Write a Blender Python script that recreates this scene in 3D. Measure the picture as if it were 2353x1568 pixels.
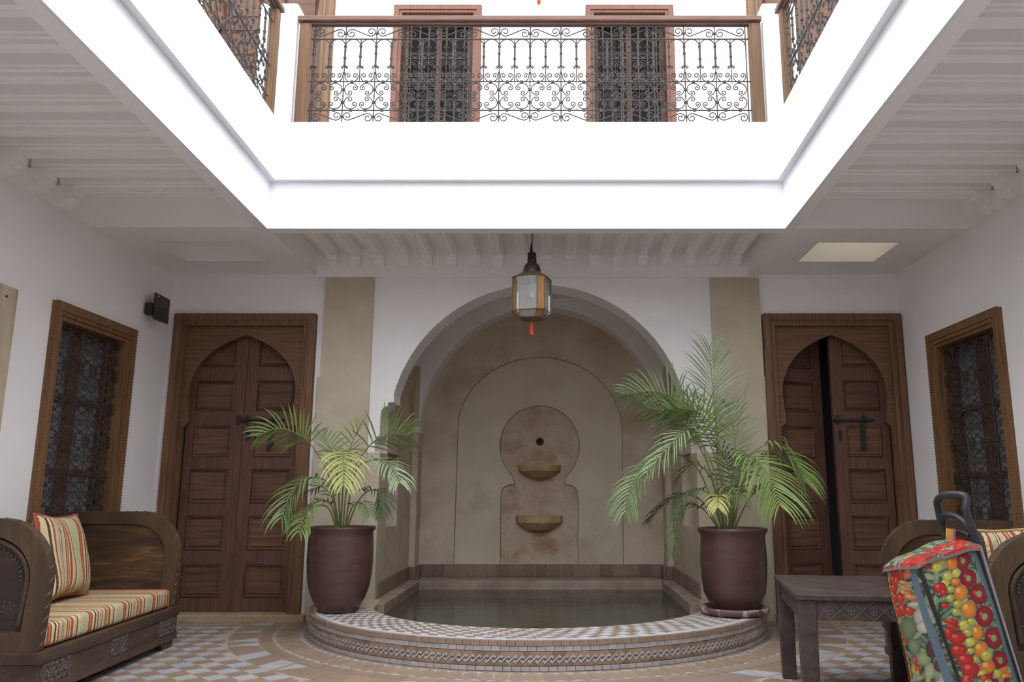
import bpy, bmesh, math, random
from math import pi, sin, cos, radians, sqrt, atan2
from mathutils import Vector, Matrix
from mathutils.geometry import tessellate_polygon
R = random.Random(7)
SC = bpy.context.scene
COL = SC.collection
for o in list(bpy.data.objects):
    bpy.data.objects.remove(o)

# ------------------------------------------------------------ camera, sky, exposure
FPX = 1834.0
cam_d = bpy.data.cameras.new('camera')
cam = bpy.data.objects.new('camera', cam_d); COL.objects.link(cam)
cam.location = (0, 0, 1.03)
cam.rotation_euler = (pi / 2 + math.atan(350 / FPX), 0, 0)
cam_d.sensor_width = 36.0; cam_d.sensor_fit = 'HORIZONTAL'
cam_d.lens = 36.0 * FPX / 2353
cam_d.shift_x = -(1275 - 1176.5) / 2353
cam_d.clip_start = 0.05; cam_d.clip_end = 200
SC.camera = cam

W = bpy.data.worlds.new('sky'); SC.world = W; W.use_nodes = True
bg = W.node_tree.nodes['Background']
bg.inputs[0].default_value = (0.93, 0.965, 1.0, 1); bg.inputs[1].default_value = 2.6
SC.view_settings.view_transform = 'Standard'; SC.view_settings.look = 'None'
SC.view_settings.gamma = 1; SC.view_settings.use_curve_mapping = False
SC.view_settings.exposure = 1.03
SC.cycles.max_bounces = 14; SC.cycles.diffuse_bounces = 9
SC.cycles.glossy_bounces = 4; SC.cycles.transparent_max_bounces = 12
SC.cycles.caustics_reflective = False; SC.cycles.caustics_refractive = False

# ------------------------------------------------------------ helpers
def lin(c):
    return tuple(((v / 255) / 12.92 if v / 255 <= .04045 else ((v / 255 + .055) / 1.055) ** 2.4) for v in c) + (1,)

def mat(name, rgb, rough=.6, spec=.3, metal=0, var=None, scale=8, detail=4, bump=0, bscale=60, stretch=None,
        coord='Object', hue_rand=0, lo=.3, hi=.7, bdist=.01, extra=None, coat=0):
    """plain procedural material: base colour mixed with a second one by noise, fine noise bump"""
    m = bpy.data.materials.new(name); m.use_nodes = True
    nt = m.node_tree; N = nt.nodes; L = nt.links
    b = N['Principled BSDF']
    b.inputs['Roughness'].default_value = rough
    b.inputs['Specular IOR Level'].default_value = spec
    b.inputs['Metallic'].default_value = metal
    b.inputs['Coat Weight'].default_value = coat
    b.inputs['Base Color'].default_value = lin(rgb)
    tc = N.new('ShaderNodeTexCoord'); mp = N.new('ShaderNodeMapping')
    L.new(tc.outputs[coord], mp.inputs[0])
    if stretch: mp.inputs['Scale'].default_value = stretch
    out = None
    if var:
        n = N.new('ShaderNodeTexNoise'); n.inputs['Scale'].default_value = scale; n.inputs['Detail'].default_value = detail
        L.new(mp.outputs[0], n.inputs[0])
        r = N.new('ShaderNodeValToRGB'); r.color_ramp.elements[0].position = lo; r.color_ramp.elements[1].position = hi
        r.color_ramp.elements[0].color = lin(rgb); r.color_ramp.elements[1].color = lin(var)
        L.new(n.outputs['Fac'], r.inputs[0]); out = r.outputs[0]
    if extra:      # (rgb, scale, lo, hi): second stain layer
        n2 = N.new('ShaderNodeTexNoise'); n2.inputs['Scale'].default_value = extra[1]; n2.inputs['Detail'].default_value = 6
        L.new(tc.outputs[coord], n2.inputs[0])
        r2 = N.new('ShaderNodeMapRange'); r2.inputs[1].default_value = extra[2]; r2.inputs[2].default_value = extra[3]
        L.new(n2.outputs['Fac'], r2.inputs[0])
        mx = N.new('ShaderNodeMix'); mx.data_type = 'RGBA'
        L.new(r2.outputs[0], mx.inputs[0])
        if out: L.new(out, mx.inputs[6])
        else: mx.inputs[6].default_value = lin(rgb)
        mx.inputs[7].default_value = lin(extra[0]); out = mx.outputs[2]
    if hue_rand:
        oi = N.new('ShaderNodeObjectInfo'); hs = N.new('ShaderNodeHueSaturation')
        mr = N.new('ShaderNodeMapRange'); mr.inputs[3].default_value = 1 - hue_rand; mr.inputs[4].default_value = 1 + hue_rand
        L.new(oi.outputs['Random'], mr.inputs[0]); L.new(mr.outputs[0], hs.inputs['Value'])
        if out: L.new(out, hs.inputs['Color'])
        else: hs.inputs['Color'].default_value = lin(rgb)
        out = hs.outputs[0]
    if out: L.new(out, b.inputs['Base Color'])
    if bump:
        nb = N.new('ShaderNodeTexNoise'); nb.inputs['Scale'].default_value = bscale; nb.inputs['Detail'].default_value = 5
        L.new(mp.outputs[0], nb.inputs[0])
        bp = N.new('ShaderNodeBump'); bp.inputs['Strength'].default_value = bump; bp.inputs['Distance'].default_value = bdist
        L.new(nb.outputs['Fac'], bp.inputs['Height']); L.new(bp.outputs[0], b.inputs['Normal'])
    return m

class MB:
    def __init__(s): s.v = []; s.f = []; s.mi = []; s.cur = 0; s.sm = []
    def add(s, vs, fs, smooth=False):
        o = len(s.v); s.v += [tuple(p) for p in vs]
        for f in fs: s.f.append(tuple(i + o for i in f)); s.mi.append(s.cur); s.sm.append(smooth)
    def box(s, x0, x1, y0, y1, z0, z1, M=None):
        vs = [(x0, y0, z0), (x1, y0, z0), (x1, y1, z0), (x0, y1, z0), (x0, y0, z1), (x1, y0, z1), (x1, y1, z1), (x0, y1, z1)]
        if M: vs = [M @ Vector(p) for p in vs]
        s.add(vs, [(0, 3, 2, 1), (4, 5, 6, 7), (0, 1, 5, 4), (1, 2, 6, 5), (2, 3, 7, 6), (3, 0, 4, 7)])
        return s
    def hexa(s, b, t):      # 4 bottom + 4 top points, counter-clockwise from above
        s.add(list(b) + list(t), [(3, 2, 1, 0), (4, 5, 6, 7), (0, 1, 5, 4), (1, 2, 6, 5), (2, 3, 7, 6), (3, 0, 4, 7)]); return s
    def prism(s, outer, holes=(), plane='xz', d0=0, d1=.1, side_smooth=False):
        """2D polygon with holes extruded from d0 to d1 along the missing axis"""
        mp = {'xz': lambda u, v, d: (u, d, v), 'yz': lambda u, v, d: (d, u, v), 'xy': lambda u, v, d: (u, v, d)}[plane]
        loops = [list(outer)] + [list(h) for h in holes]
        flat = [p for l in loops for p in l]; n = len(flat)
        tris = tessellate_polygon([[Vector((p[0], p[1], 0)) for p in l] for l in loops])
        vs = [mp(p[0], p[1], d0) for p in flat] + [mp(p[0], p[1], d1) for p in flat]
        fs = []
        for t in tris:
            fs.append(tuple(t)); fs.append(tuple(i + n for i in reversed(t)))
        s.add(vs, fs)
        k = 0; sd = []
        for l in loops:
            m = len(l)
            for i in range(m):
                j = (i + 1) % m; sd.append((k + i, k + j, k + j + n, k + i + n))
            k += m
        s.add(vs, sd, side_smooth)
        return s
    def tube(s, pts, r, seg=6, caps=True, closed=False, flat=1.0):
        pts = [Vector(p) for p in pts]; n = len(pts)
        rs = r if isinstance(r, (list, tuple)) else [r] * n
        vs = []; up = None
        for i, p in enumerate(pts):
            a = pts[i - 1] if (i > 0 or closed) else p; b = pts[(i + 1) % n] if (i < n - 1 or closed) else p
            t = (b - a)
            if t.length < 1e-9: t = Vector((0, 0, 1))
            t.normalize()
            if up is None: up = Vector((0, 0, 1)) if abs(t.z) < .9 else Vector((1, 0, 0))
            x = t.cross(up)
            if x.length < 1e-6: x = t.cross(Vector((1, 0, 0)))
            x.normalize(); y = x.cross(t); up = y
            for k in range(seg):
                a_ = 2 * pi * k / seg
                vs.append(p + x * (cos(a_) * rs[i]) + y * (sin(a_) * rs[i] * flat))
        fs = []
        for i in range(n if closed else n - 1):
            for k in range(seg):
                i2 = (i + 1) % n
                fs.append((i * seg + k, i * seg + (k + 1) % seg, i2 * seg + (k + 1) % seg, i2 * seg + k))
        s.add(vs, fs, True)
        if caps and not closed:
            s.add(vs[:seg], [tuple(reversed(range(seg)))]); s.add(vs[-seg:], [tuple(range(seg))])
        return s
    def lathe(s, prof, c=(0, 0, 0), seg=32, ang=(0, 2 * pi)):
        vs = []; full = abs(ang[1] - ang[0] - 2 * pi) < 1e-6; m = seg if full else seg + 1
        for r, z in prof:
            for k in range(m):
                a = ang[0] + (ang[1] - ang[0]) * k / seg
                vs.append((c[0] + r * cos(a), c[1] + r * sin(a), c[2] + z))
        fs = []
        for i in range(len(prof) - 1):
            for k in range(seg):
                k2 = (k + 1) % m
                fs.append((i * m + k, i * m + k2, (i + 1) * m + k2, (i + 1) * m + k))
        s.add(vs, fs, True); return s
    def sphere(s, c, r, seg=10, rings=6, sq=(1, 1, 1)):
        vs = []; fs = []
        for i in range(rings + 1):
            t = pi * i / rings
            for k in range(seg):
                a = 2 * pi * k / seg
                vs.append((c[0] + r * sq[0] * sin(t) * cos(a), c[1] + r * sq[1] * sin(t) * sin(a), c[2] + r * sq[2] * cos(t)))
        for i in range(rings):
            for k in range(seg):
                fs.append((i * seg + k, (i + 1) * seg + k, (i + 1) * seg + (k + 1) % seg, i * seg + (k + 1) % seg))
        s.add(vs, fs, True); return s
    def mesh(s, name, mats):
        me = bpy.data.meshes.new(name); me.from_pydata(s.v, [], s.f)
        for m in (mats if isinstance(mats, (list, tuple)) else [mats]): me.materials.append(m)
        me.polygons.foreach_set('material_index', s.mi)
        me.polygons.foreach_set('use_smooth', s.sm)
        me.update(); return me
    def build(s, name, mats, parent=None, bevel=0, bseg=1):
        o = bpy.data.objects.new(name, s.mesh(name, mats)); COL.objects.link(o)
        if parent: o.parent = parent
        if bevel:
            b = o.modifiers.new('bevel', 'BEVEL'); b.width = bevel; b.segments = bseg; b.limit_method = 'ANGLE'; b.angle_limit = radians(40)
        return o

def inst(name, me, parent=None, loc=(0, 0, 0), rot=(0, 0, 0), scale=(1, 1, 1), kind=None):
    o = bpy.data.objects.new(name, me); COL.objects.link(o); o.parent = parent
    o.location = loc; o.rotation_euler = rot; o.scale = scale
    if kind: o['kind'] = kind
    return o
def empty(name, loc=(0, 0, 0), rz=0, parent=None):
    o = bpy.data.objects.new(name, None); COL.objects.link(o); o.location = loc; o.rotation_euler = (0, 0, rz); o.empty_display_size = .1
    o.parent = parent; return o
def tag(o, label, cat, group=None, kind=None):
    o['label'] = label
    if kind: o['kind'] = kind
    if kind != 'structure' or True: o['category'] = cat
    if group: o['group'] = group
    return o
def struct(o, label, cat): return tag(o, label, cat, kind='structure')
def arc(cx, cz, rx, rz, a0, a1, n=24):
    return [(cx + rx * cos(a0 + (a1 - a0) * i / n), cz + rz * sin(a0 + (a1 - a0) * i / n)) for i in range(n + 1)]
def rect(x0, x1, z0, z1): return [(x0, z0), (x1, z0), (x1, z1), (x0, z1)]

# ------------------------------------------------------------ materials
M_white = mat('white_plaster', (240, 238, 238), .85, .15, var=(234, 231, 231), scale=2.5, bump=.12, bscale=45, bdist=.006)
M_ceil = mat('white_ceiling_plaster', (241, 239, 238), .9, .1, bump=.08, bscale=40, bdist=.005)
M_up = mat('bright_white_plaster', (232, 233, 236), .85, .15, bump=.08, bscale=40, bdist=.005)
M_beige = mat('beige_tadelakt', (197, 186, 166), .6, .25, var=(186, 174, 152), scale=5, bump=.12, bscale=25, bdist=.008)
M_alc = mat('aged_beige_tadelakt', (208, 196, 178), .65, .25, var=(192, 176, 156), scale=3.0, detail=7, lo=.35, hi=.75, bump=.35, bscale=30, bdist=.012,
            extra=((160, 134, 108), 2.0, .5, .85))
M_alc2 = mat('recessed_beige_tadelakt', (208, 198, 182), .65, .25, var=(196, 184, 166), scale=2.4, detail=6, bump=.3, bscale=30, bdist=.01,
             extra=((160, 140, 118), 1.9, .6, .8))
M_alc3 = mat('stained_beige_tadelakt', (202, 187, 170), .6, .3, var=(178, 156, 136), scale=5, detail=8, bump=.7, bscale=22, bdist=.02,
             extra=((160, 128, 100), 3.2, .52, .7))
M_stone = mat('basin_stone', (196, 170, 128), .6, .3, var=(160, 132, 96), scale=6, bump=.3, bscale=40)
M_ledge = mat('worn_ledge_plaster', (176, 160, 144), .6, .3, var=(146, 124, 110), scale=6, detail=7, bump=.4, bscale=30)
M_mosaic = mat('plum_tile', (116, 92, 84), .4, .4, var=(140, 120, 108), scale=9, detail=6, hue_rand=.22, bump=.2)
M_thresh = mat('limestone', (176, 160, 136), .7, .2, var=(150, 130, 106), scale=7, detail=7, bump=.4, bscale=40)
def wood(name, a, b, st=(1, 1, 9), rough=.5, sc=4, hr=.1, bump=.15, ex=None):
    return mat(name, a, rough, .3, var=b, scale=sc, detail=7, stretch=st, bump=bump, bscale=20, lo=.35, hi=.68, hue_rand=hr, bdist=.003, extra=ex)
HZ = (.7, 9, 14)          # grain along x
VT = (14, 9, .7)          # grain along z
M_door = wood('dark_cedar_upright', (108, 76, 64), (82, 58, 50), VT)
M_panel = wood('dark_cedar_panel', (115, 83, 65), (80, 58, 49), HZ, hr=.16)
M_frame = wood('door_frame_wood', (128, 94, 70), (98, 70, 54), VT)
M_framel = wood('warm_window_wood', (134, 100, 68), (104, 76, 54), (14, 9, .7))
M_span = wood('spandrel_wood', (124, 90, 68), (102, 72, 54), HZ)
M_uprail = wood('gallery_rail_wood', (116, 86, 74), (98, 72, 62), HZ)  # gallery woods: the timber's own brown tones with grain
M_uppost = wood('gallery_post_wood', (112, 84, 60), (96, 70, 50), VT)
M_upwin = wood('gallery_window_wood', (112, 74, 58), (94, 62, 48), VT)
def grained(name, a, b, c, axis=1, freq=9, dist=7, rough=.45, hr=.05):
    """flat-sawn timber: distorted wave bands running along one axis, with knots"""
    m = mat(name, a, rough, .3, hue_rand=hr, var=b, scale=3); nt = m.node_tree; N = nt.nodes; L = nt.links
    tc = N.new('ShaderNodeTexCoord'); mp = N.new('ShaderNodeMapping'); sc_ = [1.0, 1.0, 1.0]
    for i_ in range(3): sc_[i_] = .30 if i_ == axis else 2.8
    mp.inputs['Scale'].default_value = sc_; L.new(tc.outputs['Object'], mp.inputs[0])
    n1 = N.new('ShaderNodeTexNoise'); n1.inputs['Scale'].default_value = 2.6; n1.inputs['Detail'].default_value = 1; L.new(mp.outputs[0], n1.inputs[0])
    ml = N.new('ShaderNodeMath'); ml.operation = 'MULTIPLY'; ml.inputs[1].default_value = dist * 3; L.new(n1.outputs['Fac'], ml.inputs[0])
    sn = N.new('ShaderNodeMath'); sn.operation = 'SINE'; L.new(ml.outputs[0], sn.inputs[0])
    n2 = N.new('ShaderNodeTexNoise'); n2.inputs['Scale'].default_value = 30; n2.inputs['Detail'].default_value = 3; L.new(mp.outputs[0], n2.inputs[0])
    ad = N.new('ShaderNodeMath'); ad.operation = 'MULTIPLY_ADD'; ad.inputs[1].default_value = .24; L.new(sn.outputs[0], ad.inputs[0]); L.new(n2.outputs['Fac'], ad.inputs[2])
    r = N.new('ShaderNodeValToRGB'); e = r.color_ramp.elements; e[0].position = .3; e[0].color = lin(a); e[1].position = .72; e[1].color = lin(b)
    e2 = e.new(.86); e2.color = lin(c)
    L.new(ad.outputs[0], r.inputs[0])
    b_ = N['Principled BSDF']
    old = b_.inputs['Base Color'].links[0]; src = old.from_node
    if src.type == 'HUE_SAT': L.new(r.outputs[0], src.inputs['Color'])
    else: L.new(r.outputs[0], b_.inputs['Base Color'])
    return m
M_sofa = grained('walnut_sofa_wood', (64, 50, 44), (78, 62, 52), (94, 74, 56), axis=0, dist=5)
M_sofaf = grained('walnut_arm_wood', (70, 56, 44), (84, 66, 50), (98, 76, 52), axis=2, dist=4)
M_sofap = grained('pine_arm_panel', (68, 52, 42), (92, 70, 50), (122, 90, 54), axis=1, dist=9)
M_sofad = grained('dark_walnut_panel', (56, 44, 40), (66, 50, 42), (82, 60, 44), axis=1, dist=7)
M_carve = mat('carved_walnut', (104, 92, 86), .4, .5, var=(66, 54, 50), scale=30, detail=6, bump=1.0, bscale=38, bdist=.03, stretch=(1, 1, 1))
M_table = mat('weathered_dark_wood', (80, 68, 65), .45, .4, var=(56, 46, 43), scale=5, detail=8, stretch=(3, 3, 3), bump=.35, bscale=20,
              extra=((108, 98, 96), 7, .6, .85))
M_tline = mat('worn_carved_line', (118, 110, 106), .6, .3)
M_iron = mat('wrought_iron', (68, 60, 56), .55, .3, metal=.0, var=(60, 53, 50), scale=20)
M_irond = mat('dark_wrought_iron', (64, 56, 56), .5, .4, metal=.2)
M_black = mat('black_iron_hardware', (48, 44, 46), .5, .4, metal=.2)
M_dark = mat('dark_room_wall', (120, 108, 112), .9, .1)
M_curt = mat('grey_curtain', (214, 212, 214), .9, .1, var=(190, 188, 192), scale=3)
M_curtu = mat('beige_curtain', (170, 160, 148), .9, .1, var=(140, 130, 122), scale=3)
M_pot = mat('glazed_brown_pot', (92, 66, 60), .32, .5, var=(76, 52, 48), scale=4, detail=5, stretch=(1, 1, 4), bump=.15, bscale=8, bdist=.01,
            extra=((134, 116, 108), 13, .68, .76))
M_saucer = mat('chipped_saucer', (98, 76, 74), .5, .4, var=(176, 164, 152), scale=9, detail=6, lo=.52, hi=.6)
M_soil = mat('potting_soil', (58, 48, 42), .95, .05, bump=.8, bscale=60)
M_brass = mat('aged_brass', (118, 102, 84), .45, .5, metal=.4, var=(92, 76, 62), scale=20)
M_dome = mat('pierced_dome_metal', (84, 74, 70), .5, .5, metal=.5, var=(46, 40, 40), scale=60, lo=.45, hi=.55)
M_tassel = mat('orange_tassel_thread', (206, 92, 58), .9, .1, var=(176, 66, 44), scale=40, stretch=(8, 8, 1))
M_ttop = mat('tassel_bead', (150, 150, 150), .4, .5)
M_rubber = mat('black_grip_foam', (46, 46, 52), .45, .45)
M_alu = mat('aluminium_pole', (170, 168, 172), .3, .5, metal=.8)
M_spk = mat('black_speaker_plastic', (54, 54, 52), .5, .4, bump=.2, bscale=200)
M_board = mat('pale_wood_board', (208, 195, 172), .6, .3, var=(150, 132, 108), scale=2.2, detail=3, stretch=(1, 3, .6))

def glass(name, rgb, mixv, rough=.05, ior=1.5):
    m = bpy.data.materials.new(name); m.use_nodes = True; nt = m.node_tree; N = nt.nodes; L = nt.links
    N.remove(N['Principled BSDF']); out = N['Material Output']
    t = N.new('ShaderNodeBsdfTransparent'); t.inputs[0].default_value = lin(rgb)
    g = N.new('ShaderNodeBsdfGlossy'); g.inputs['Roughness'].default_value = rough
    d = N.new('ShaderNodeBsdfDiffuse'); d.inputs[0].default_value = lin(rgb)
    m1 = N.new('ShaderNodeMixShader'); m1.inputs[0].default_value = mixv
    L.new(t.outputs[0], m1.inputs[1]); L.new(d.outputs[0], m1.inputs[2])
    fr = N.new('ShaderNodeFresnel'); fr.inputs[0].default_value = ior
    m2 = N.new('ShaderNodeMixShader'); L.new(fr.outputs[0], m2.inputs[0]); L.new(m1.outputs[0], m2.inputs[1]); L.new(g.outputs[0], m2.inputs[2])
    L.new(m2.outputs[0], out.inputs[0]); return m
M_glass = glass('pale_clear_glass', (235, 236, 236), .2)  # clear glass with a small even share of pale diffuse
M_amber = glass('amber_glass', (200, 150, 80), .45)
M_pane = glass('dim_window_glass', (196, 200, 206), .42)
M_gpane = glass('clear_gallery_glass', (190, 190, 190), .03, .02, 1.08)
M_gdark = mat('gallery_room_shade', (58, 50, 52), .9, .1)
M_bulb = glass('clear_bulb_glass', (240, 238, 230), .3)

def water():
    m = bpy.data.materials.new('dark_green_pool_water'); m.use_nodes = True; nt = m.node_tree; N = nt.nodes; L = nt.links
    b = N['Principled BSDF']; b.inputs['Base Color'].default_value = lin((62, 66, 58)); b.inputs['Roughness'].default_value = .13
    b.inputs['Specular IOR Level'].default_value = .28
    tc = N.new('ShaderNodeTexCoord'); mp = N.new('ShaderNodeMapping'); mp.inputs['Scale'].default_value = (2.2, 9, 1)
    n = N.new('ShaderNodeTexNoise'); n.inputs['Scale'].default_value = 1.6; n.inputs['Detail'].default_value = 2
    bp = N.new('ShaderNodeBump'); bp.inputs['Strength'].default_value = .12; bp.inputs['Distance'].default_value = .02
    L.new(tc.outputs['Object'], mp.inputs[0]); L.new(mp.outputs[0], n.inputs[0]); L.new(n.outputs[0], bp.inputs['Height']); L.new(bp.outputs[0], b.inputs['Normal'])
    return m
M_water = water()

def stripes(name, axis, period, base_shift=0):
    """woven stripes: constant ramp repeated along one object axis"""
    m = bpy.data.materials.new(name); m.use_nodes = True; nt = m.node_tree; N = nt.nodes; L = nt.links
    b = N['Principled BSDF']; b.inputs['Roughness'].default_value = .95; b.inputs['Specular IOR Level'].default_value = .1
    tc = N.new('ShaderNodeTexCoord'); sp = N.new('ShaderNodeSeparateXYZ'); L.new(tc.outputs['Object'], sp.inputs[0])
    nz = N.new('ShaderNodeTexNoise'); nz.inputs['Scale'].default_value = 60; L.new(tc.outputs['Object'], nz.inputs[0])
    ma = N.new('ShaderNodeMath'); ma.operation = 'MULTIPLY_ADD'; L.new(nz.outputs['Fac'], ma.inputs[0]); ma.inputs[1].default_value = .004
    L.new(sp.outputs['XYZ'.index(axis)], ma.inputs[2])
    mu = N.new('ShaderNodeMath'); mu.operation = 'MULTIPLY_ADD'; mu.inputs[1].default_value = 1 / period; mu.inputs[2].default_value = 50 + base_shift
    L.new(ma.outputs[0], mu.inputs[0]); fr = N.new('ShaderNodeMath'); fr.operation = 'FRACT'; L.new(mu.outputs[0], fr.inputs[0])
    rp = N.new('ShaderNodeValToRGB'); cr = rp.color_ramp; cr.interpolation = 'CONSTANT'
    cream = (208, 192, 156); sage = (178, 180, 142); rust = (158, 86, 66); dk = (92, 66, 58); org = (206, 136, 90); tan = (190, 176, 144); plum = (122, 84, 84)
    S = [(0, cream), (.05, tan), (.13, sage), (.2, tan), (.26, rust), (.3, org), (.32, rust), (.36, cream), (.42, dk), (.46, cream), (.5, rust), (.53, tan), (.59, plum),
         (.605, cream), (.625, plum), (.64, tan), (.69, cream), (.71, dk), (.73, org), (.77, dk), (.785, cream), (.81, rust), (.87, cream), (.92, org), (.935, tan), (.96, dk), (.985, cream)]
    while len(cr.elements) < len(S): cr.elements.new(.5)
    for i, (p, c) in enumerate(S): cr.elements[i].position = p
    for i, (p, c) in enumerate(S): cr.elements[i].color = lin(c)
    L.new(fr.outputs[0], rp.inputs[0]); L.new(rp.outputs[0], b.inputs['Base Color'])
    bn = N.new('ShaderNodeTexNoise'); bn.inputs['Scale'].default_value = 90; L.new(tc.outputs['Object'], bn.inputs[0])
    bp = N.new('ShaderNodeBump'); bp.inputs['Strength'].default_value = .5; bp.inputs['Distance'].default_value = .01
    L.new(bn.outputs['Fac'], bp.inputs['Height']); L.new(bp.outputs[0], b.inputs['Normal'])
    return m
M_stripe = stripes('striped_seat_fabric', 'X', .40)
M_stripe2 = stripes('striped_cushion_fabric', 'X', .36, .05)
M_pipe = mat('rust_piping', (168, 96, 72), .9, .1)
M_pipeg = mat('gold_piping', (178, 152, 104), .9, .1)

# tile glazes
def tone(name, c, v): return mat(name, c, .35, .4, var=v, scale=14, detail=4, hue_rand=.07, bump=.12, bscale=25, bdist=.004)
T_grey = [tone('grey_glaze', (180, 178, 182), (166, 164, 166)), tone('blue_grey_glaze', (176, 178, 189), (164, 166, 173)), tone('green_grey_glaze', (176, 177, 174), (164, 164, 160))]
T_beige = [tone('beige_terracotta', (152, 131, 115), (140, 119, 104)), tone('sand_terracotta', (158, 137, 117), (144, 124, 104)), tone('pink_terracotta', (154, 132, 120), (142, 120, 108))]
T_brown = [tone('brown_terracotta', (152, 128, 106), (130, 108, 88)), tone('umber_terracotta', (134, 112, 96), (118, 96, 80))]
T_pale = [tone('pale_grey_glaze', (206, 206, 210), (192, 190, 194)), tone('cool_grey_glaze', (200, 202, 210), (186, 188, 194))]
T_lav = [tone('dull_grey_glaze', (172, 168, 168), (156, 152, 150)), tone('mid_grey_glaze', (180, 174, 174), (164, 160, 158))]
M_grout = mat('sandy_grout', (176, 158, 144), .9, .1, var=(160, 142, 128), scale=20)

# ------------------------------------------------------------ room shell
XL, XR, YB = -3.38, 3.03, 6.85
ZC, ZR, ZF = 2.94, 3.17, 3.75          # soffit, recessed ceiling, gallery floor
YFRONT = -3.8
XC = -.14                                # axis of arch and pool

o = MB().box(XL - .3, XR + .3, YFRONT, 9.1, -.12, -.002).build('floor', M_grout)
floor = struct(o, 'courtyard floor of beige and grey square tiles laid diagonally', 'floor')

def win_hole(y0, y1, z0, z1): return rect(y0, y1, z0, z1)
WL = (5.31, 6.19, .62, 2.225); WR = (5.36, 6.25, .62, 2.19)
mb = MB().prism(rect(YFRONT, YB + .32, 0, 6.6), [win_hole(*WL)], 'yz', XL - .3, XL)
struct(mb.build('wall_left', M_white), 'white plastered left wall with a grilled window', 'wall')
mb = MB().prism(rect(YFRONT, YB + .32, 0, 6.6), [win_hole(*WR)], 'yz', XR, XR + .3)
struct(mb.build('wall_right', M_white), 'white plastered right wall with a grilled window', 'wall')
struct(MB().box(XL - .3, XR + .3, YFRONT - .3, YFRONT, 0, 6.6).build('wall_front', M_white), 'white wall behind the camera', 'wall')

DL, DR = -2.70, 2.415                   # door centres
HWJ = .49
def arch_side(sx):      # stepped horseshoe profile, from jamb bottom to apex; sx = -1 left, 1 right
    pts = [(1.345, .171), (1.345, .90), (1.36, 1.38)]
    pts = [(1.35, 0), (1.355, 1.375), (1.395, 1.375), (1.395, 1.50), (1.358, 1.515)]
    pts += [(1.358 - .0 + 0 * 0, 1.69)]
    pts += [(1.358 - .057 * (1 - cos(t)), 1.70 + .065 * sin(t)) for t in (pi / 8, pi / 4, 3 * pi / 8, pi / 2)]
    pts += [(1.295, 1.80), (1.248, 1.801)]
    return [(XC + sx * a, b) for a, b in pts]
AR = 1.285; AZ = 1.575                     # arch radius and centre height (horseshoe)
def arch_outline(z0=0.0, dr=0, squash=1.0):
    a0 = math.asin((1.801 - AZ) / (AR + dr))
    L_ = arch_side(-1); Rr = arch_side(1)
    L_[0] = (L_[0][0], z0); Rr[0] = (Rr[0][0], z0)
    top = arc(XC, AZ, AR + .0, AR - .015, pi - a0, a0, 48)
    return L_ + top[1:-1] + Rr[::-1]
def door_open(xc, zb, hw=.60, top=2.50): return rect(xc - hw, xc + hw, zb, top)
UW = [(-1.517, -.694), (.293, 1.116)]    # gallery windows
holesU = [rect(a + .06, b - .06, 3.98, 5.51) for a, b in UW] + [door_open(DL, 3.76, .60, 6.25), door_open(DR, 3.76, .58, 6.25)]
# back wall: white main wall with door openings; the arch is cut in its middle
mb = MB().prism([(XL, 0), (DL - .6, 0), (DL - .6, 2.5), (DL + .6, 2.5), (DL + .6, 0)] + arch_outline() +
                [(DR - .58, 0), (DR - .58, 2.5), (DR + .58, 2.5), (DR + .58, 0), (XR, 0), (XR, 3.6), (XL, 3.6)], [], 'xz', YB, YB + .3)
# make it one wall over both storeys
mb.prism(rect(XL, XR, 3.6, 6.6), holesU, 'xz', YB, YB + .3)
wall_back = struct(mb.build('wall_back', M_white), 'white back wall with a wide arch between two wooden doors', 'wall')
# beige pilasters
for sx, (a, b), lab in ((-1, (-2.02, -1.595), 'left'), (1, (1.372, 1.80), 'right')):
    mb = MB().prism([(a, 0), (b, 0), (b, 2.895), (a, 2.92)], [], 'xz', YB - .035, YB + .01)
    mb.box(a - (.03 if sx < 0 else -.01), b + (-.01 if sx < 0 else .03), YB - .03, YB + .01, 0, 2.02)
    q = mb.build('pilaster', M_beige, bevel=.008, bseg=2)
    struct(q, 'flat beige plaster pilaster %s of the arch' % lab, 'pilaster')
    # lower beige facing of the arch jamb
    x0, x1 = (XC - 1.46, XC - 1.345) if sx < 0 else (XC + 1.345, XC + 1.512)
    MB().box(x0, x1, YB - .012, YB + .31, 0, 1.372).build('jamb_facing', M_beige, q, bevel=.004)

# alcove behind the arch
AX0, AX1, AY0, AYP, AYB = -1.49, 1.21, YB + .3, 8.39, 8.66
nz = rect(6.99 + .17, 7.70, .73, 1.385)
for sx, x0, x1, lab in ((-1, AX0 - .22, AX0, 'left'), (1, AX1, AX1 + .22, 'right')):
    nzz = rect(7.19, 7.70, .73, 1.385)
    mb = MB().prism(rect(AY0, AYB + .3, 0, 3.1), [nzz], 'yz', x0, x1)
    w = mb.build('wall_alcove_' + lab, M_alc)
    struct(w, 'beige side wall of the alcove with a small niche, %s of the pool' % lab, 'wall')
    xb = x0 - .02 if sx < 0 else x1
    MB().box(xb, xb + .02, 7.17, 7.72, .71, 1.40).build('niche_shutter', M_black, w)
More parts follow.
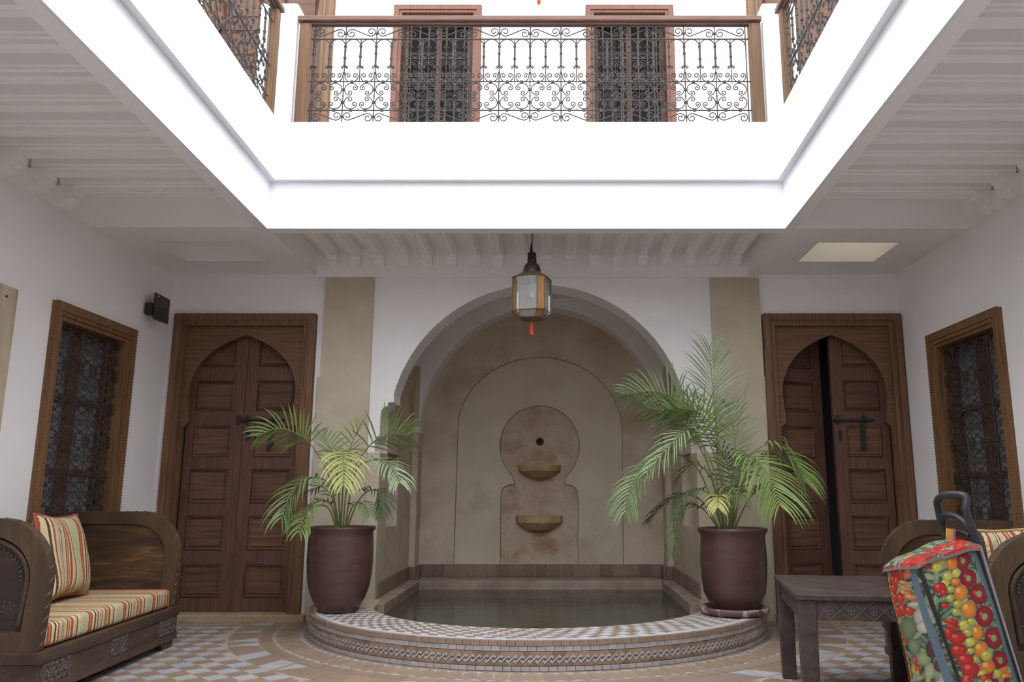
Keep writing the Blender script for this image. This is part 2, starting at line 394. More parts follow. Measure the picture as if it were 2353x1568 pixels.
# piers and inner arch at the back of the alcove
iaz, iar = 1.62, 1.29; ic = (AX0 + AX1) / 2
inner = [(AX0 + .062, 0)] + [(AX0 + .062, 1.62)] + arc(ic, 1.62, (AX1 - AX0) / 2 - .062, 1.385, pi, 0, 48)[1:-1] + [(AX1 - .062, 1.62), (AX1 - .062, 0)]
mb = MB().prism([(AX0 + .061, 0)] + [(AX0 + .061, 3.1), (AX1 - .061, 3.1)] + [(AX1 - .061, 0)] + inner[::-1][0:], [], 'xz', AYP + .004, AYB)
ia = mb.build('inner_arch', M_white)
struct(ia, 'white inner arch framing the fountain wall', 'arch')
for x0, x1, l in ((AX0, AX0 + .063, 'left'), (AX1 - .063, AX1, 'right')):
    p = MB().box(x0, x1, AYP, AYB, 0, 2.36).build('pier', M_alc, ia, bevel=.004)
    MB().box(x0, x1 - .001, AYP + .004, AYB, 2.36, 3.1).build('pier_head', M_white, ia)
struct(MB().box(AX0 - .2, AX1 + .2, AY0 - .0, AYB + .3, 3.1, 3.25).build('ceiling_alcove', M_white), 'flat ceiling of the alcove', 'ceiling')

# fountain wall: three layers stepping back
def outline_big(): return [(-1.062, .30), (-1.05, 1.72)] + arc(-.165, 1.72, .89, .78, pi, 0, 40)[1:-1] + [(.728, 1.72), (.72, .30)]
def keyhole():
    c = -.165
    Lp = [(-.577, .302), (-.58, .98), (-.575, 1.04), (-.55, 1.09), (-.50, 1.12), (-.437, 1.127)]
    a = math.asin((1.127 - 1.535) / .495) if False else -0.97
    ring = arc(c, 1.535, .432, .434, pi - a, a, 44)
    Rp = [(2 * c - x, z) for x, z in Lp][::-1]
    return Lp + ring[1:-1] + Rp
fw = MB().prism([(AX0, .0), (AX1, .0), (AX1, 3.1), (AX0, 3.1)], [outline_big()], 'xz', AYB, AYB + .03).build('wall_fountain', M_alc)
struct(fw, 'beige fountain wall with a stepped arch outline and keyhole recess', 'wall')
MB().prism(rect(-1.2, .9, .0, 2.7), [keyhole()], 'xz', AYB + .022, AYB + .05).build('recessed_panel', M_alc2, fw)
MB().box(-1.2, .9, AYB + .045, AYB + .2, 0, 2.7).build('keyhole_panel', M_alc3, fw)
# dark rope line beads along the two outlines
for path, yy in ((outline_big(), AYB + .004), (keyhole(), AYB + .026)):
    MB().tube([(x, yy, z) for x, z in path], .006, 5).build('outline_moulding', M_ledge, fw)
# basins and spout
def basin(zt, w, h, lab):
    y1 = AYB + .05
    def ring(hw, d, z): return [(-.165 + hw * cos(t), y1 - d * sin(t) , z) for t in [pi * k / 6 for k in range(7)]]
    mb = MB(); L0 = [ring(w * .96, .19, zt), ring(w, .2, zt), ring(w * .99, .2, zt - h * .47), ring(w * .55, .12, zt - h), ring(w * .2, .04, zt - h)]
    L0.insert(0, ring(w * .88, .165, zt)); L0.insert(0, ring(w * .8, .14, zt - .035)); L0.insert(0, ring(w * .1, .02, zt - .04))
    vs = [p for r in L0 for p in r]; fs = []
    for i in range(len(L0) - 1):
        for k in range(6): fs.append((i * 7 + k, i * 7 + k + 1, (i + 1) * 7 + k + 1, (i + 1) * 7 + k))
    mb.add(vs, fs)
    b = mb.build('wall_basin', M_stone)
    return tag(b, lab, 'basin', 'stone basins on the fountain wall')
basin(1.325, .232, .13, 'upper faceted stone basin below the water spout')
basin(.795, .255, .145, 'lower and wider faceted stone basin on the fountain wall')
sp = MB().lathe([(0.0, .0), (.012, .0), (.014, .02), (.03, .024), (.038, .012), (.042, 0), (.042, -.01)], seg=20).build('water_spout', M_black)
sp.rotation_euler = (pi / 2, 0, 0); sp.location = (-.163, AYB + .04, 1.58)
tag(sp, 'small round dark water spout in the keyhole recess', 'spout')

# tile strip and ledges in the alcove
ledge = MB()
lw = .135
ledge.box(AX0, AX0 + lw, 6.62, AYB, 0, .171); ledge.box(AX1 - lw, AX1, 6.62, AYB, 0, .171); ledge.box(AX0 + lw - .002, AX1 - lw + .002, 8.27, AYB, 0, .171)
led = struct(ledge.build('pool_ledge', M_ledge, bevel=.01, bseg=2), 'worn plaster ledge around the pool inside the alcove', 'ledge')
strip = []
def put_tiles(x0, y0, x1, y1, n, z0, z1, th, name, m, parent):
    d = Vector((x1 - x0, y1 - y0, 0)); Ln = d.length; d.normalize(); nn = Vector((d.y, -d.x, 0)); w = Ln / n
    me = MB().box(.003, w - .003, -th, 0, z0, z1).mesh(name, m)
    for k in range(n):
        inst(name, me, parent, (x0 + d.x * w * k, y0 + d.y * w * k, 0), (R.uniform(-.006, .006), 0, atan2(d.y, d.x)))
put_tiles(AX0 + .063, AYB, AX1 - .063, AYB, 19, .174, .30, .02, 'wall_tile', M_mosaic, led)
put_tiles(AX0, YB + .06, AX0, AYP, 11, .174, .295, .02, 'wall_tile', M_mosaic, led)
put_tiles(AX1, AYP, AX1, YB + .02, 11, .174, .295, .02, 'wall_tile', M_mosaic, led)
for a, b in ((AX0, AX0 + .085), (AX1 - .085, AX1)): put_tiles(a, AYP, b, AYP, 1, .174, .297, .02, 'wall_tile', M_mosaic, led)
put_tiles(AX0 + .084, AYP, AX0 + .084, AYB - .02, 2, .174, .297, .02, 'wall_tile', M_mosaic, led)
put_tiles(AX1 - .084, AYB - .02, AX1 - .084, AYP, 2, .174, .297, .02, 'wall_tile', M_mosaic, led)

# ------------------------------------------------------------ ceiling, coffers, opening
# opening corners (plan), slightly tapering towards the viewer
OY0, OY1 = -1.3, 5.6  # unseen near end carried back past the camera to let in more light
def oxl(y): return -2.112 + (OY1 - y) * .0330
def oxr(y): return 1.692 - (OY1 - y) * .0285
ceil = MB()
sky_l, sky_r = (-3.08, -2.40, 5.89, 6.44), (2.03, 2.69, 5.93, 6.47)
band = .085
cofL = [(XL, -2.6), (oxl(0) - band, -2.6), (oxl(5.57) - band, 5.57), (XL, 5.57)]
cofR = [(XR, -2.6), (XR, 5.60), (oxr(5.60) + band, 5.60), (oxr(0) + band, -2.6)]
cofC = [(-2.11, 5.715), (1.715, 5.715), (1.715, 6.845), (-2.11, 6.845)]
OE = .012
opening = [(oxl(OY0) - OE, OY0 - OE), (oxr(OY0) + OE, OY0 - OE), (oxr(OY1) + OE, OY1 + OE), (oxl(OY1) - OE, OY1 + OE)]
def skr(s): return [(s[0], s[2]), (s[1], s[2]), (s[1], s[3]), (s[0], s[3])]
room = [(XL, YFRONT), (XR, YFRONT), (XR, YB), (XL, YB)]
cofL[0] = (XL + .001, -2.6); cofL[3] = (XL + .001, 5.57); cofR[0] = (XR - .001, -2.6); cofR[1] = (XR - .001, 5.60)
ceil.prism(room, [cofL, cofR, cofC, opening, skr(sky_l), skr(sky_r)], 'xy', ZC, ZR)
ceil.prism(room, [opening, skr(sky_r)], 'xy', ZR, ZR + .06)
ceiling = struct(ceil.build('ceiling', M_ceil), 'white ceiling with deep joisted coffers around the courtyard opening', 'ceiling')
# slab up to the gallery floor
sl = MB().prism(room, [[(oxl(OY0) - .02, OY0 - .02), (oxr(OY0) + .02, OY0 - .02), (oxr(OY1) + .02, OY1 + .02), (oxl(OY1) - .02, OY1 + .02)], skr(sky_r)], 'xy', ZR + .06, ZF)
struct(sl.build('floor_gallery', M_up), 'upper gallery floor slab', 'floor')
# fascia: lower band and projecting upper band round the opening
def ringband(z0, z1, inn, outw, name, lab):
    def loop(e): return [(oxl(OY0) - e, OY0 - e), (oxr(OY0) + e, OY0 - e), (oxr(OY1) + e, OY1 + e), (oxl(OY1) - e, OY1 + e)]
    q = MB().prism(loop(outw), [loop(-inn)], 'xy', z0, z1).build(name, M_up, bevel=.012, bseg=2)
    return struct(q, lab, 'fascia')
ringband(ZC - .001, 3.31, .0, .021, 'trim_1', 'lower white band around the courtyard opening')
ringband(3.30, ZF + .005, .05, .021, 'trim_2', 'upper projecting white band below the railings')

lin_ = MB(); (a_, b_, c_, d_) = sky_r
for q in ((a_ - .001, a_ + .012, c_, d_), (b_ - .012, b_ + .001, c_, d_), (a_, b_, c_ - .001, c_ + .012), (a_, b_, d_ - .012, d_ + .001)): lin_.box(*q, ZC + .002, ZF + .03)
struct(lin_.build('light_shaft', mat('cream_shaft_plaster', (222, 216, 203), .85, .15)), 'beige lined light shaft rising through the ceiling at the back right', 'light shaft')
# joists: profile with stepped mouldings, one mesh per direction
def joist_mesh(length, m, h=.13, w=.10):
    prof = [(-w / 2, .0), (-w / 2, -h * .55), (-w * .42, -h * .62), (-w * .42, -h * .72), (-w * .33, -h * .8), (-w * .33, -h), (-w * .1, -h), (-w * .08, -h + .008), (w * .08, -h + .008),
            (w * .1, -h), (w * .33, -h), (w * .33, -h * .8), (w * .42, -h * .72), (w * .42, -h * .62), (w / 2, -h * .55), (w / 2, 0)]
    mb = MB().prism(prof, [], 'xz', 0, length); return mb.mesh('joist', m)
def corbel_mesh(m):
    mb = MB(); s = [(0, 0), (.10, 0), (.10, -.03), (.085, -.045), (.085, -.075), (.06, -.085), (.05, -.11), (.02, -.125), (0, -.13)]
    mb.prism([(-a, b) for a, b in s], [], 'yz', -.052, .052); return mb.mesh('corbel', m)
CM = corbel_mesh(M_ceil)
jc = joist_mesh(1.08, M_ceil, .10, .10)
n = 18; x0j, x1j = -1.96, 1.60
for k in range(n):
    x = x0j + (x1j - x0j) * k / (n - 1) + R.uniform(-.008, .008)
    inst('joist', jc, ceiling, (x, 5.73, ZR), (0, 0, R.uniform(-.004, .004)))
    inst('corbel', CM, ceiling, (x, 6.813, ZR - .075), scale=(.85, 1, .75))
# white wall strip above the pilasters (in the coffer)
struct(MB().box(-2.11, 1.715, 6.812, 6.86, 2.905, ZR).build('trim_3', M_ceil), 'white plaster strip above the pilasters', 'trim')
jl = {}
for side in (-1, 1):
    ys = [5.17, 4.87, 4.57, 4.26, 3.96, 3.66, 3.37, 3.07, 2.77, 2.47, 2.17, 1.87] if side < 0 else [5.26, 4.96, 4.66, 4.36, 4.06, 3.76, 3.46, 3.16, 2.86, 2.56, 2.26, 1.96]
    for y in ys:
        if side < 0:
            Lj = (oxl(y) - band) - XL - .02; me = joist_mesh(Lj, M_ceil, .12, .115)
            inst('joist', me, ceiling, (oxl(y) - band + .0, y, ZR), (0, 0, pi / 2))
            inst('corbel', CM, ceiling, (XL - .0, y, ZR - .09), (0, 0, pi / 2), scale=(1.1, 1.3, 1.1))
        else:
            Lj = XR - (oxr(y) + band) - .02; me = joist_mesh(Lj, M_ceil, .12, .115)
            inst('joist', me, ceiling, (oxr(y) + band, y, ZR), (0, 0, -pi / 2))
            inst('corbel', CM, ceiling, (XR, y, ZR - .09), (0, 0, -pi / 2), scale=(1.1, 1.3, 1.1))

# ------------------------------------------------------------ doors
def rope(path, r, name, m, parent, step=.022):
    """twisted rope moulding: small slanted beads along straight runs"""
    mb = MB()
    for a, b in zip(path[:-1], path[1:]):
        a = Vector(a); b = Vector(b); d = b - a; n_ = max(1, int(d.length / step)); t = d.normalized()
        s = t.cross(Vector((0, 1, 0))) if abs(t.y) < .5 else t.cross(Vector((1, 0, 0)))
        for i in range(n_):
            c = a + d * (i + .5) / n_; u = (t * .8 + s * .6) * (r * 1.1); w_ = s * r - t * r * .4; y = t.cross(s) * r
            vs = [c - u, c - w_ * .6, c + u, c + w_ * .6, c - y * 1.3, c + y * 1.3]
            mb.add(vs, [(0, 1, 5), (1, 2, 5), (2, 3, 5), (3, 0, 5), (1, 0, 4), (2, 1, 4), (3, 2, 4), (0, 3, 4)])
    return mb.build(name, m, parent)

def leaf_arch(n=20):
    pts = [(-.49, .0), (-.49, 1.585), (-.475, 1.60), (-.442, 1.625), (-.446, 1.70), (-.458, 1.80), (-.463, 1.87)]
    for i in range(1, n + 1):
        t = (pi / 2) * i / n
        pts.append((-.463 * cos(t) ** .96, 1.87 + .462 * sin(t) + .06 * (i / n) ** 5))
    pts[-1] = (0, 2.392)
    return pts + [(-x, z) for x, z in pts[:-1][::-1]]
ROWS = [(2.119, 2.368), (1.729, 1.999), (1.331, 1.608), (.943, 1.235), (.555, .841), (.172, .445)]
def make_leaf(parent, sx, ajar, mats):
    """sx -1: left leaf, hinge at x=-.49; sx 1: right leaf"""
    hx = .495 * sx
    root = empty('door_leaf', (hx, .08, 0), 0, parent)
    x_in, x_out = -hx + .002 * sx, 0
    a, b = min(x_in, x_out), max(x_in, x_out)
    pa, pb = sorted(((.10 * sx - hx), (.43 * sx - hx)))
    holes = [rect(pa, pb, z0, z1) for z0, z1 in ROWS]
    MB().prism(rect(a, b, .062, 2.47), holes, 'xz', 0, .045).build('stile_and_rails', mats[0], root, bevel=.004)
    for z0, z1 in ROWS:
        mb = MB(); r = .0; i1 = .028; i2 = .05
        def rg(e, y): return [(pa + e, y, z0 + e), (pb - e, y, z0 + e), (pb - e, y, z1 - e), (pa + e, y, z1 - e)]
        L0 = [rg(0, .012), rg(.012, .004), rg(.02, .02), rg(.028, .022), rg(.034, .012), rg(.04, .012)]
        vs = [p for q in L0 for p in q]; fs = []
        for i in range(len(L0) - 1):
            for k in range(4): fs.append((i * 4 + k, i * 4 + (k + 1) % 4, (i + 1) * 4 + (k + 1) % 4, (i + 1) * 4 + k))
        e = len(vs) - 4; fs.append((e, e + 1, e + 2, e + 3)); mb.add(vs, fs)
        mb.add([(pa, .03, z0), (pb, .03, z0), (pb, .03, z1), (pa, .03, z1)], [(3, 2, 1, 0)])
        q = mb.build('panel', mats[1], root)
    root.rotation_euler = (0, 0, ajar)
    return root
def make_door(num, xc, z0, label, cat='door', ajar=0, mats=None, sxs=1.0, hw=True):
    mats = mats or (M_door, M_panel, M_frame, M_span)
    d = empty('door_%d' % num, (xc, YB, z0)); struct(d, label, cat); d.scale = (sxs, 1, 1)
    # frame in three mitred runs with stepped mouldings
    for k, (e0, e1, y0, m) in enumerate(((.618, .565, -.05, mats[2]), (.568, .535, -.035, mats[2]), (.537, .515, -.042, mats[2]))):
        t0, t1 = 2.57 - (.618 - e0), 2.57 - (.618 - e1)
        MB().prism([(-e0, .0), (-e1, .0), (-e1, t1), (e1, t1), (e1, 0), (e0, 0), (e0, t0), (-e0, t0)], [], 'xz', y0, .02).build('frame_moulding', m, d, bevel=.005, bseg=2)
    rope([(-.618, -.045, .0), (-.618, -.045, 2.57), (.618, -.045, 2.57), (.618, -.045, 0)], .011, 'rope_trim', mats[2], d)
    out = [(-.53, 0.0)] + [(-.53, 2.49), (.53, 2.49), (.53, 0.0)]
    la = leaf_arch()
    poly = [(-.53, 0)] + la + [(.53, 0), (.53, 2.49), (-.53, 2.49)]
    MB().prism(poly, [], 'xz', .0, .045).build('arch_spandrel', mats[3], d, bevel=.004)
    MB().prism([(-.6, 0), (-.515, 0), (-.515, 2.48), (.515, 2.48), (.515, 0), (.6, 0), (.6, 2.5), (-.6, 2.5)], [], 'xz', .0, .2).build('jamb_lining', mats[0], d)
    l1 = make_leaf(d, -1, ajar, mats); l2 = make_leaf(d, 1, 0, mats)
    # room behind
    rm = MB(); rm.box(-.58, .58, 1.0, 1.02, 0, 2.5)
    for a in ((-.6, -.58, .2, 1.02, 0, 2.5), (.58, .6, .2, 1.02, 0, 2.5), (-.6, .6, .2, 1.02, 2.5, 2.52), (-.6, .6, .2, 1.02, -.02, 0)): rm.box(*a)
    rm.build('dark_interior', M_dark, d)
    if hw:
        y = .078
        b = MB(); b.tube([(-.015, y - .012, 1.652), (.36, y - .012, 1.652)], .011, 8); b.build('sliding_bolt', M_black, d)
        def plate(x, z, w, h, px=0):
            pts = [(x, z - h), (x + w, z - h * .6), (x + w, z + h * .6), (x, z + h), (x - w, z + h * .6), (x - w, z - h * .6)]
            mb = MB().prism(pts, [], 'xz', y - .008, y + .001)
            for s_ in (-1, 1): mb.sphere((x, y - .009, z + s_ * h * .72), .005, 6, 4)
            return mb.build('iron_plate', M_black, d)
        plate(.035, 1.652, .022, .045); plate(.27, 1.655, .024, .045)
        if not ajar: plate(-.04, 1.652, .02, .045)
        plate(.052, 1.52, .017, .048)
        mb = MB().prism([(.225, 1.40), (.25, 1.395), (.272, 1.42), (.268, 1.62), (.235, 1.62)], [], 'xz', y - .016, y - .004); mb.build('bolt_hasp', M_black, d)
    return d
make_door(1, DL, .0, 'closed wooden double door with keyhole arch, left of the pool')
dd = make_door(2, DR, .0, 'wooden double door standing slightly ajar, right of the pool', ajar=-0.0 + radians(20), sxs=.972)
upm = (wood('gallery_door_wood', (100, 70, 54), (78, 54, 42), VT), wood('gallery_panel_wood', (106, 72, 54), (80, 54, 44), HZ), M_uppost, wood('gallery_spandrel', (108, 78, 58), (90, 62, 46), VT))  # gallery door woods, plain brown tones with grain
make_door(3, DL, ZF + .02, 'wooden gallery door at the upper left corner', mats=upm, hw=False)
make_door(4, DR, ZF + .02, 'wooden gallery door at the upper right corner', mats=upm, hw=False, sxs=.972)
for x0, x1, l in ((XL, -2.03, 'left'), (1.80, XR, 'right')):
    s_ = MB().box(x0, x1, 6.755, YB + .3, -.004, .060).build('threshold', M_thresh, bevel=.008, bseg=2)
    struct(s_, 'low stone threshold under the %s door' % l, 'step')

# ------------------------------------------------------------ scroll ironwork
def spiral(cx, cz, r, a0, turns, n=14, r1=.25):
    """from the outside in: starts at radius r, angle a0"""
    return [(cx + r * (1 - (1 - r1) * i / n) * cos(a0 + turns * 2 * pi * i / n), cz + r * (1 - (1 - r1) * i / n) * sin(a0 + turns * 2 * pi * i / n)) for i in range(n + 1)]
def cscroll(cx, cz, R0, a0, a1, r, n=12, turn=1.15, sgn=1):
    """C scroll: big arc from a0 to a1, curling inwards at both ends"""
    main = arc(cx, cz, R0, R0, a0, a1, n)
    s = 1 if a1 > a0 else -1
    def curl(a, dirn):
        c2 = (cx + (R0 - r) * cos(a), cz + (R0 - r) * sin(a))
        return spiral(c2[0], c2[1], r, a, dirn * turn, 12)
    return curl(a0, -s)[::-1] + main[1:-1] + curl(a1, s)
RW, RT = .0046, 5
def bay_mesh(w, m, name='scroll_panel', rr=RW, flip=False):
    """ironwork of one bay between two main uprights; x 0..w, z from 3.771 (0) up"""
    zs = [0, .103, .339, .695, .802]
    mb = MB(); P = lambda pts, r=rr: mb.tube([(x, 0, z) for x, z in pts], r, RT)
    for (z0, z1, up) in ((zs[0], zs[1], 1), (zs[3], zs[4], -1)):
        h = z1 - z0; r = h * .36
        A = spiral(r + .006, z0 + h * .5, r, pi * .5 * 1, -1.15 if up > 0 else 1.15, 14)
        # left curl, then diagonal, then right curl
        lc = (r + .004, z0 + h * (.42 if up > 0 else .58)); rc = (w - r - .004, z0 + h * (.58 if up > 0 else .42))
        l = spiral(lc[0], lc[1], r, radians(60) * up, 1.35 * up, 16)[::-1]
        rr_ = spiral(rc[0], rc[1], r, radians(240) * up, 1.35 * up, 16)
        Q_ = l + rr_
        P([(w - x, z) for x, z in Q_] if flip else Q_)
    z0, z1 = zs[1], zs[2]; h = z1 - z0
    for qx in (.25, .75):
        for qz in (.27, .73):
            cx, cz = w * qx, z0 + h * qz
            a = atan2(qz - .5, qx - .5)
            P(cscroll(cx - .003 * cos(a), cz, w * .215, a - radians(112), a + radians(112), .021))
    for px, pz in ((0, -.22), (0, .28), (0, .72), (0, 1.3), (0, 2.7)): mb.box(w * px - .0095, w * px + .0095, -.008, .008, z0 + h * pz - .008, z0 + h * pz + .008)
    for px, pz in ((.27, 0), (.73, 0), (.27, 1), (.73, 1)): mb.box(w * px - .011, w * px + .011, -.007, .007, z0 + h * pz - .0085, z0 + h * pz + .0085)
    for px, pz in ((.5, .06), (.5, .94), (.01, .5), (.99, .5)):
        mb.sphere((w * px, 0, z0 + h * pz), .006, 5, 3)
    z0 = zs[2]
    for hx in (0, .5):
        cx = w * (hx + .25)
        P(cscroll(cx, z0 + .045, w * .205, radians(180 - 10), radians(370), .021))
        # arches below the upper bar
        P(arc(cx, zs[3] - w * .24, w * .24, w * .235, pi, 0, 10))
    for hx in (0, .5):
        x = w * hx + .0
        zt, zb = zs[3] - .062, zs[3] - .225
        if name != 'x':
            mb.tube([(x, 0, zb), (x, 0, zt)], .0085, 6)
            for zc in (zb, zt, zb + R.uniform(.05, .12)): mb.tube([(x, 0, zc - .006), (x, 0, zc + .006)], .0125, 6)
            for s_ in (-1, 1): P(spiral(x + s_ * .016, zb - .012, .011, pi / 2, s_ * -1.1, 8))
    return mb.mesh(name, m)
def railing(name, x0, y0, ang, n, w, label, cat='railing', z=ZF, mats=None, posts=True, full=True, ironm=M_iron):
    r = empty(name, (x0, y0, z), ang); L_ = n * w
    tag(r, label, cat)
    zz = [.021, .124, .36, .716, .823]
    bms = [bay_mesh(w, ironm), bay_mesh(w, ironm, flip=True)]
    for k in range(n): inst('scroll_panel', bms[k % 2], r, (k * w, 0, .021))
    vb = MB().tube([(0, 0, .0), (0, 0, .855)], .0052, 5).mesh('upright_bar', ironm)
    hb = MB().tube([(0, 0, .36), (0, 0, .716)], .0048, 5).mesh('short_bar', ironm)
    for k in range(n + 1): inst('upright_bar', vb, r, (k * w, 0, 0))
    for k in range(n): inst('short_bar', hb, r, (k * w + w / 2, 0, 0))
    for h in zz:
        MB().tube([(-.05, 0, h), (L_ + .05, 0, h)], .0058, 5).build('cross_bar', ironm, r)
    if posts:
        MB().box(-.13, L_ + .12, -.055, .03, .845, .885).box(-.09, L_ + .09, -.025, .02, .80 + .03, .846).build('handrail', M_uprail, r, bevel=.006, bseg=2)
        for px in (-.07, L_ + .07):
            MB().box(px - .045, px + .045, -.03, .03, 0, .835).box(px - .03 if px > 0 else px - .03, px + .03, -.036, .036, 0.0, .834).build('end_post', M_uppost, r, bevel=.004)
    return r
railing('gallery_railing', -1.845, 5.60, 0, 14, .2365, 'scrolled iron gallery railing with wooden handrail above the pool')
railing('gallery_railing', oxl(5.4) + .012 + .033 * 15 * .2365, 5.345 - 15 * .2365, pi / 2 + .033, 15, .2365, 'scrolled iron railing along the left side of the gallery')
railing('gallery_railing', oxr(5.4) + .03, 5.345, -pi / 2 - .0285, 15, .2365, 'scrolled iron railing along the right side of the gallery')
# white corner pillars of the parapet
for x0, x1, l in ((-2.29, -1.985, 'left'), (1.60, 1.86, 'right')):
    q = MB().box(x0, x1, 5.58, 5.86, ZF - .01, 4.765).build('corner_pillar', M_up, bevel=.02, bseg=3)
    struct(q, 'short white pillar at the %s corner of the gallery railing' % l, 'pillar')

# ------------------------------------------------------------ windows
def heart_cell(w, h, m):
    """one cell of the heart grille, x 0..w, z 0..h, right upright at x=w"""
    mb = MB(); r = .0045
    def P(pts): mb.tube([(x, 0, z) for x, z in pts], r, 4)
    cx = w / 2
    for s_ in (-1, 1):
        for u in (1, -1):
            zc = h / 2
            f = lambda x, z: (cx + s_ * x * w / .118, zc + u * z * 1.08)
            # curl beside the bar, sweeping in to the apex and out again as the side of a heart
            top = [f(x, z) for x, z in [(.022, .098), (.030, .106), (.042, .108), (.051, .100), (.050, .088), (.038, .080), (.022, .078)]]
            P(top)
            P([f(x, z) for x, z in [(.050, .094), (.044, .078), (.026, .070), (.008, .060), (.002, .050)]])
            P([f(x, z) for x, z in [(.002, .078), (.004, .064), (.016, .054), (.034, .040), (.044, .026), (.042, .012), (.032, .004), (.020, .006), (.014, .016), (.018, .024)]])
    for sx_, cc in ((1, .024), (-1, w - .024)):
        for zc, a_ in ((.024, pi / 2), (h - .024, -pi / 2)): P(spiral(cc, zc, .017, -a_, sx_ * (1.2 if zc < .1 else -1.2), 10))
    P([(cx, h / 2 - .03), (cx, h / 2 + .03)])
    return mb.mesh('heart_scroll', m)
HC = {}
def side_window(num, side, y0, y1, z0, z1, label):
    x = XL if side < 0 else XR
    s = 1 if side < 0 else -1            # direction into the room
    d = empty('window_%d' % num, (x, y0, z0), pi / 2); struct(d, label, 'window')
    # local: x along wall (y), y -> -X ; into room: local y = -s
    Wd, H = y1 - y0, z1 - z0
    k = -s
    e = .085
    def ring(o_, i_, a, b, m, nm):
        yy = sorted((a * k, b * k))
        MB().prism(rect(-o_, Wd + o_, -o_, H + o_), [rect(-i_, Wd + i_, -i_, H + i_)], 'xz', yy[0], yy[1]).build(nm, m, d, bevel=.005, bseg=2)
    ring(.085, .03, 0, .035, M_framel, 'outer_frame')
    ring(.032, .0, 0, .026, M_framel, 'inner_frame'); ring(.004, -.03, -.10, .012, M_framel, 'frame_rebate')
    rope([(-.085, .03 * k, -.08), (-.085, .03 * k, H + .085), (Wd + .085, .03 * k, H + .085), (Wd + .085, .03 * k, -.08)], .010, 'rope_trim', M_framel, d)
    # grille
    nb = 5; nr = 6; cw = (Wd - .06) / nb; top = .05; ch = (H - .03 - top) / nr
    me = heart_cell(cw, ch, M_irond)
    for i in range(nb):
        for j in range(nr):
            inst('heart_scroll', me, d, (.03 + i * cw, -.03 * k, .02 + j * ch))
    for i in range(1, nb): MB().tube([(.03 + i * cw, -.03 * k, 0), (.03 + i * cw, -.03 * k, H)], .005, 5).build('upright_bar', M_irond, d)
    for j in range(1, nr + 1): MB().tube([(0, -.03 * k, .02 + j * ch), (Wd, -.03 * k, .02 + j * ch)], .005, 5).build('cross_bar', M_irond, d)
    # casements
    yy = sorted((-.16 * k, -.12 * k))
    hs = []
    for c in (0, 1):
        a, b = (.03, Wd / 2 - .03) if c == 0 else (Wd / 2 + .03, Wd - .03)
        for q in range(3): hs.append(rect(a + .045, b - .045, .05 + (H - .08) * q / 3 + .02, .05 + (H - .08) * (q + 1) / 3 - .02))
    MB().prism(rect(0, Wd, 0, H), hs, 'xz', *yy).build('casement', M_panel, d, bevel=.003)
    for h_ in hs:
        (a, b), (c, _), (_, e2) = h_[0], h_[1], h_[2]
        MB().box(a - .005, c + .005, -.142 * k - .003, -.142 * k + .003, b - .005, e2 + .005).build('pane', M_pane, d)
    pts = [(Wd * i / 40, -.20 * k + .02 * sin(i * 1.3) ) for i in range(41)]
    mb = MB(); mb.add([(px, py, 0) for px, py in pts] + [(px, py, H) for px, py in pts], [(i, i + 1, i + 42, i + 41) for i in range(40)], True)
    mb.build('curtain', M_curt, d)
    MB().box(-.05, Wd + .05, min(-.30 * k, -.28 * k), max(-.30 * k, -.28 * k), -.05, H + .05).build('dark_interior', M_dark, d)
    return d
side_window(1, -1, *WL, 'grilled window with warm wooden frame in the left wall above the sofa')
side_window(2, 1, *WR, 'grilled window with wooden frame in the right wall above the sofa')
def gallery_window(num, a, b, label, dark):
    z0, z1 = 3.98, 5.51; d = empty('window_%d' % num, (a, YB, z0)); struct(d, label, 'window'); Wd, H = b - a, z1 - z0
    def ring(o_, i_, y0, y1, nm): MB().prism(rect(o_, Wd - o_, -.06 + o_, H + .06 - o_), [rect(i_, Wd - i_, -.06 + i_, H + .06 - i_)], 'xz', y0, y1).build(nm, M_upwin, d, bevel=.004)
    ring(0, .045, -.035, .02, 'outer_frame'); ring(.043, .075, -.024, .1, 'inner_frame')
    rope([(0, -.03, -.05), (0, -.03, H + .055), (Wd, -.03, H + .055), (Wd, -.03, -.05)], .010, 'rope_trim', M_upwin, d)
    cw = (Wd - .15) / 4
    me = bay_mesh(cw, M_iron, rr=.0036)
    for q in range(2):
        for i in range(4): inst('scroll_panel', me, d, (.075 + i * cw, .03, .0 + q * .76), scale=(1, 1, .93))
    for i in range(1, 8): MB().tube([(.075 + i * cw / 2, .03, 0), (.075 + i * cw / 2, .03, H)], .0045, 5).build('upright_bar', M_iron, d)
    for zz in (.09, .31, .65, .76, .86, 1.07, 1.41, 1.49): MB().tube([(.07, .03, zz), (Wd - .07, .03, zz)], .0045, 5).build('cross_bar', M_iron, d)
    MB().prism(rect(.07, Wd - .07, 0, H), [rect(.12, Wd / 2 - .025, .05, H - .06), rect(Wd / 2 + .025, Wd - .12, .05, H - .06)], 'xz', .12, .16).build('casement', upm[0], d)
    MB().box(.1, Wd - .1, .138, .142, .03, H - .03).build('pane', M_gpane, d)
    mb = MB(); x0, x1 = (.56, .72) if dark else (.10, .30)
    pts = [(x0 + (x1 - x0) * i / 30, .24 + .02 * sin(i * 1.7)) for i in range(31)]
    mb.add([(px, py, 0) for px, py in pts] + [(px, py, H) for px, py in pts], [(i, i + 1, i + 32, i + 31) for i in range(30)], True)
    mb.build('curtain', M_curtu, d)
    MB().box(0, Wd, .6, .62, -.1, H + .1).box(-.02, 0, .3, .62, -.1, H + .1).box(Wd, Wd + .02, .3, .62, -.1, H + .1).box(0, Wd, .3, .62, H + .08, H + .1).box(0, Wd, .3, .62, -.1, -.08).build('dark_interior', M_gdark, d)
gallery_window(3, *UW[0], 'left gallery window with scrolled grille and reddish frame', True)
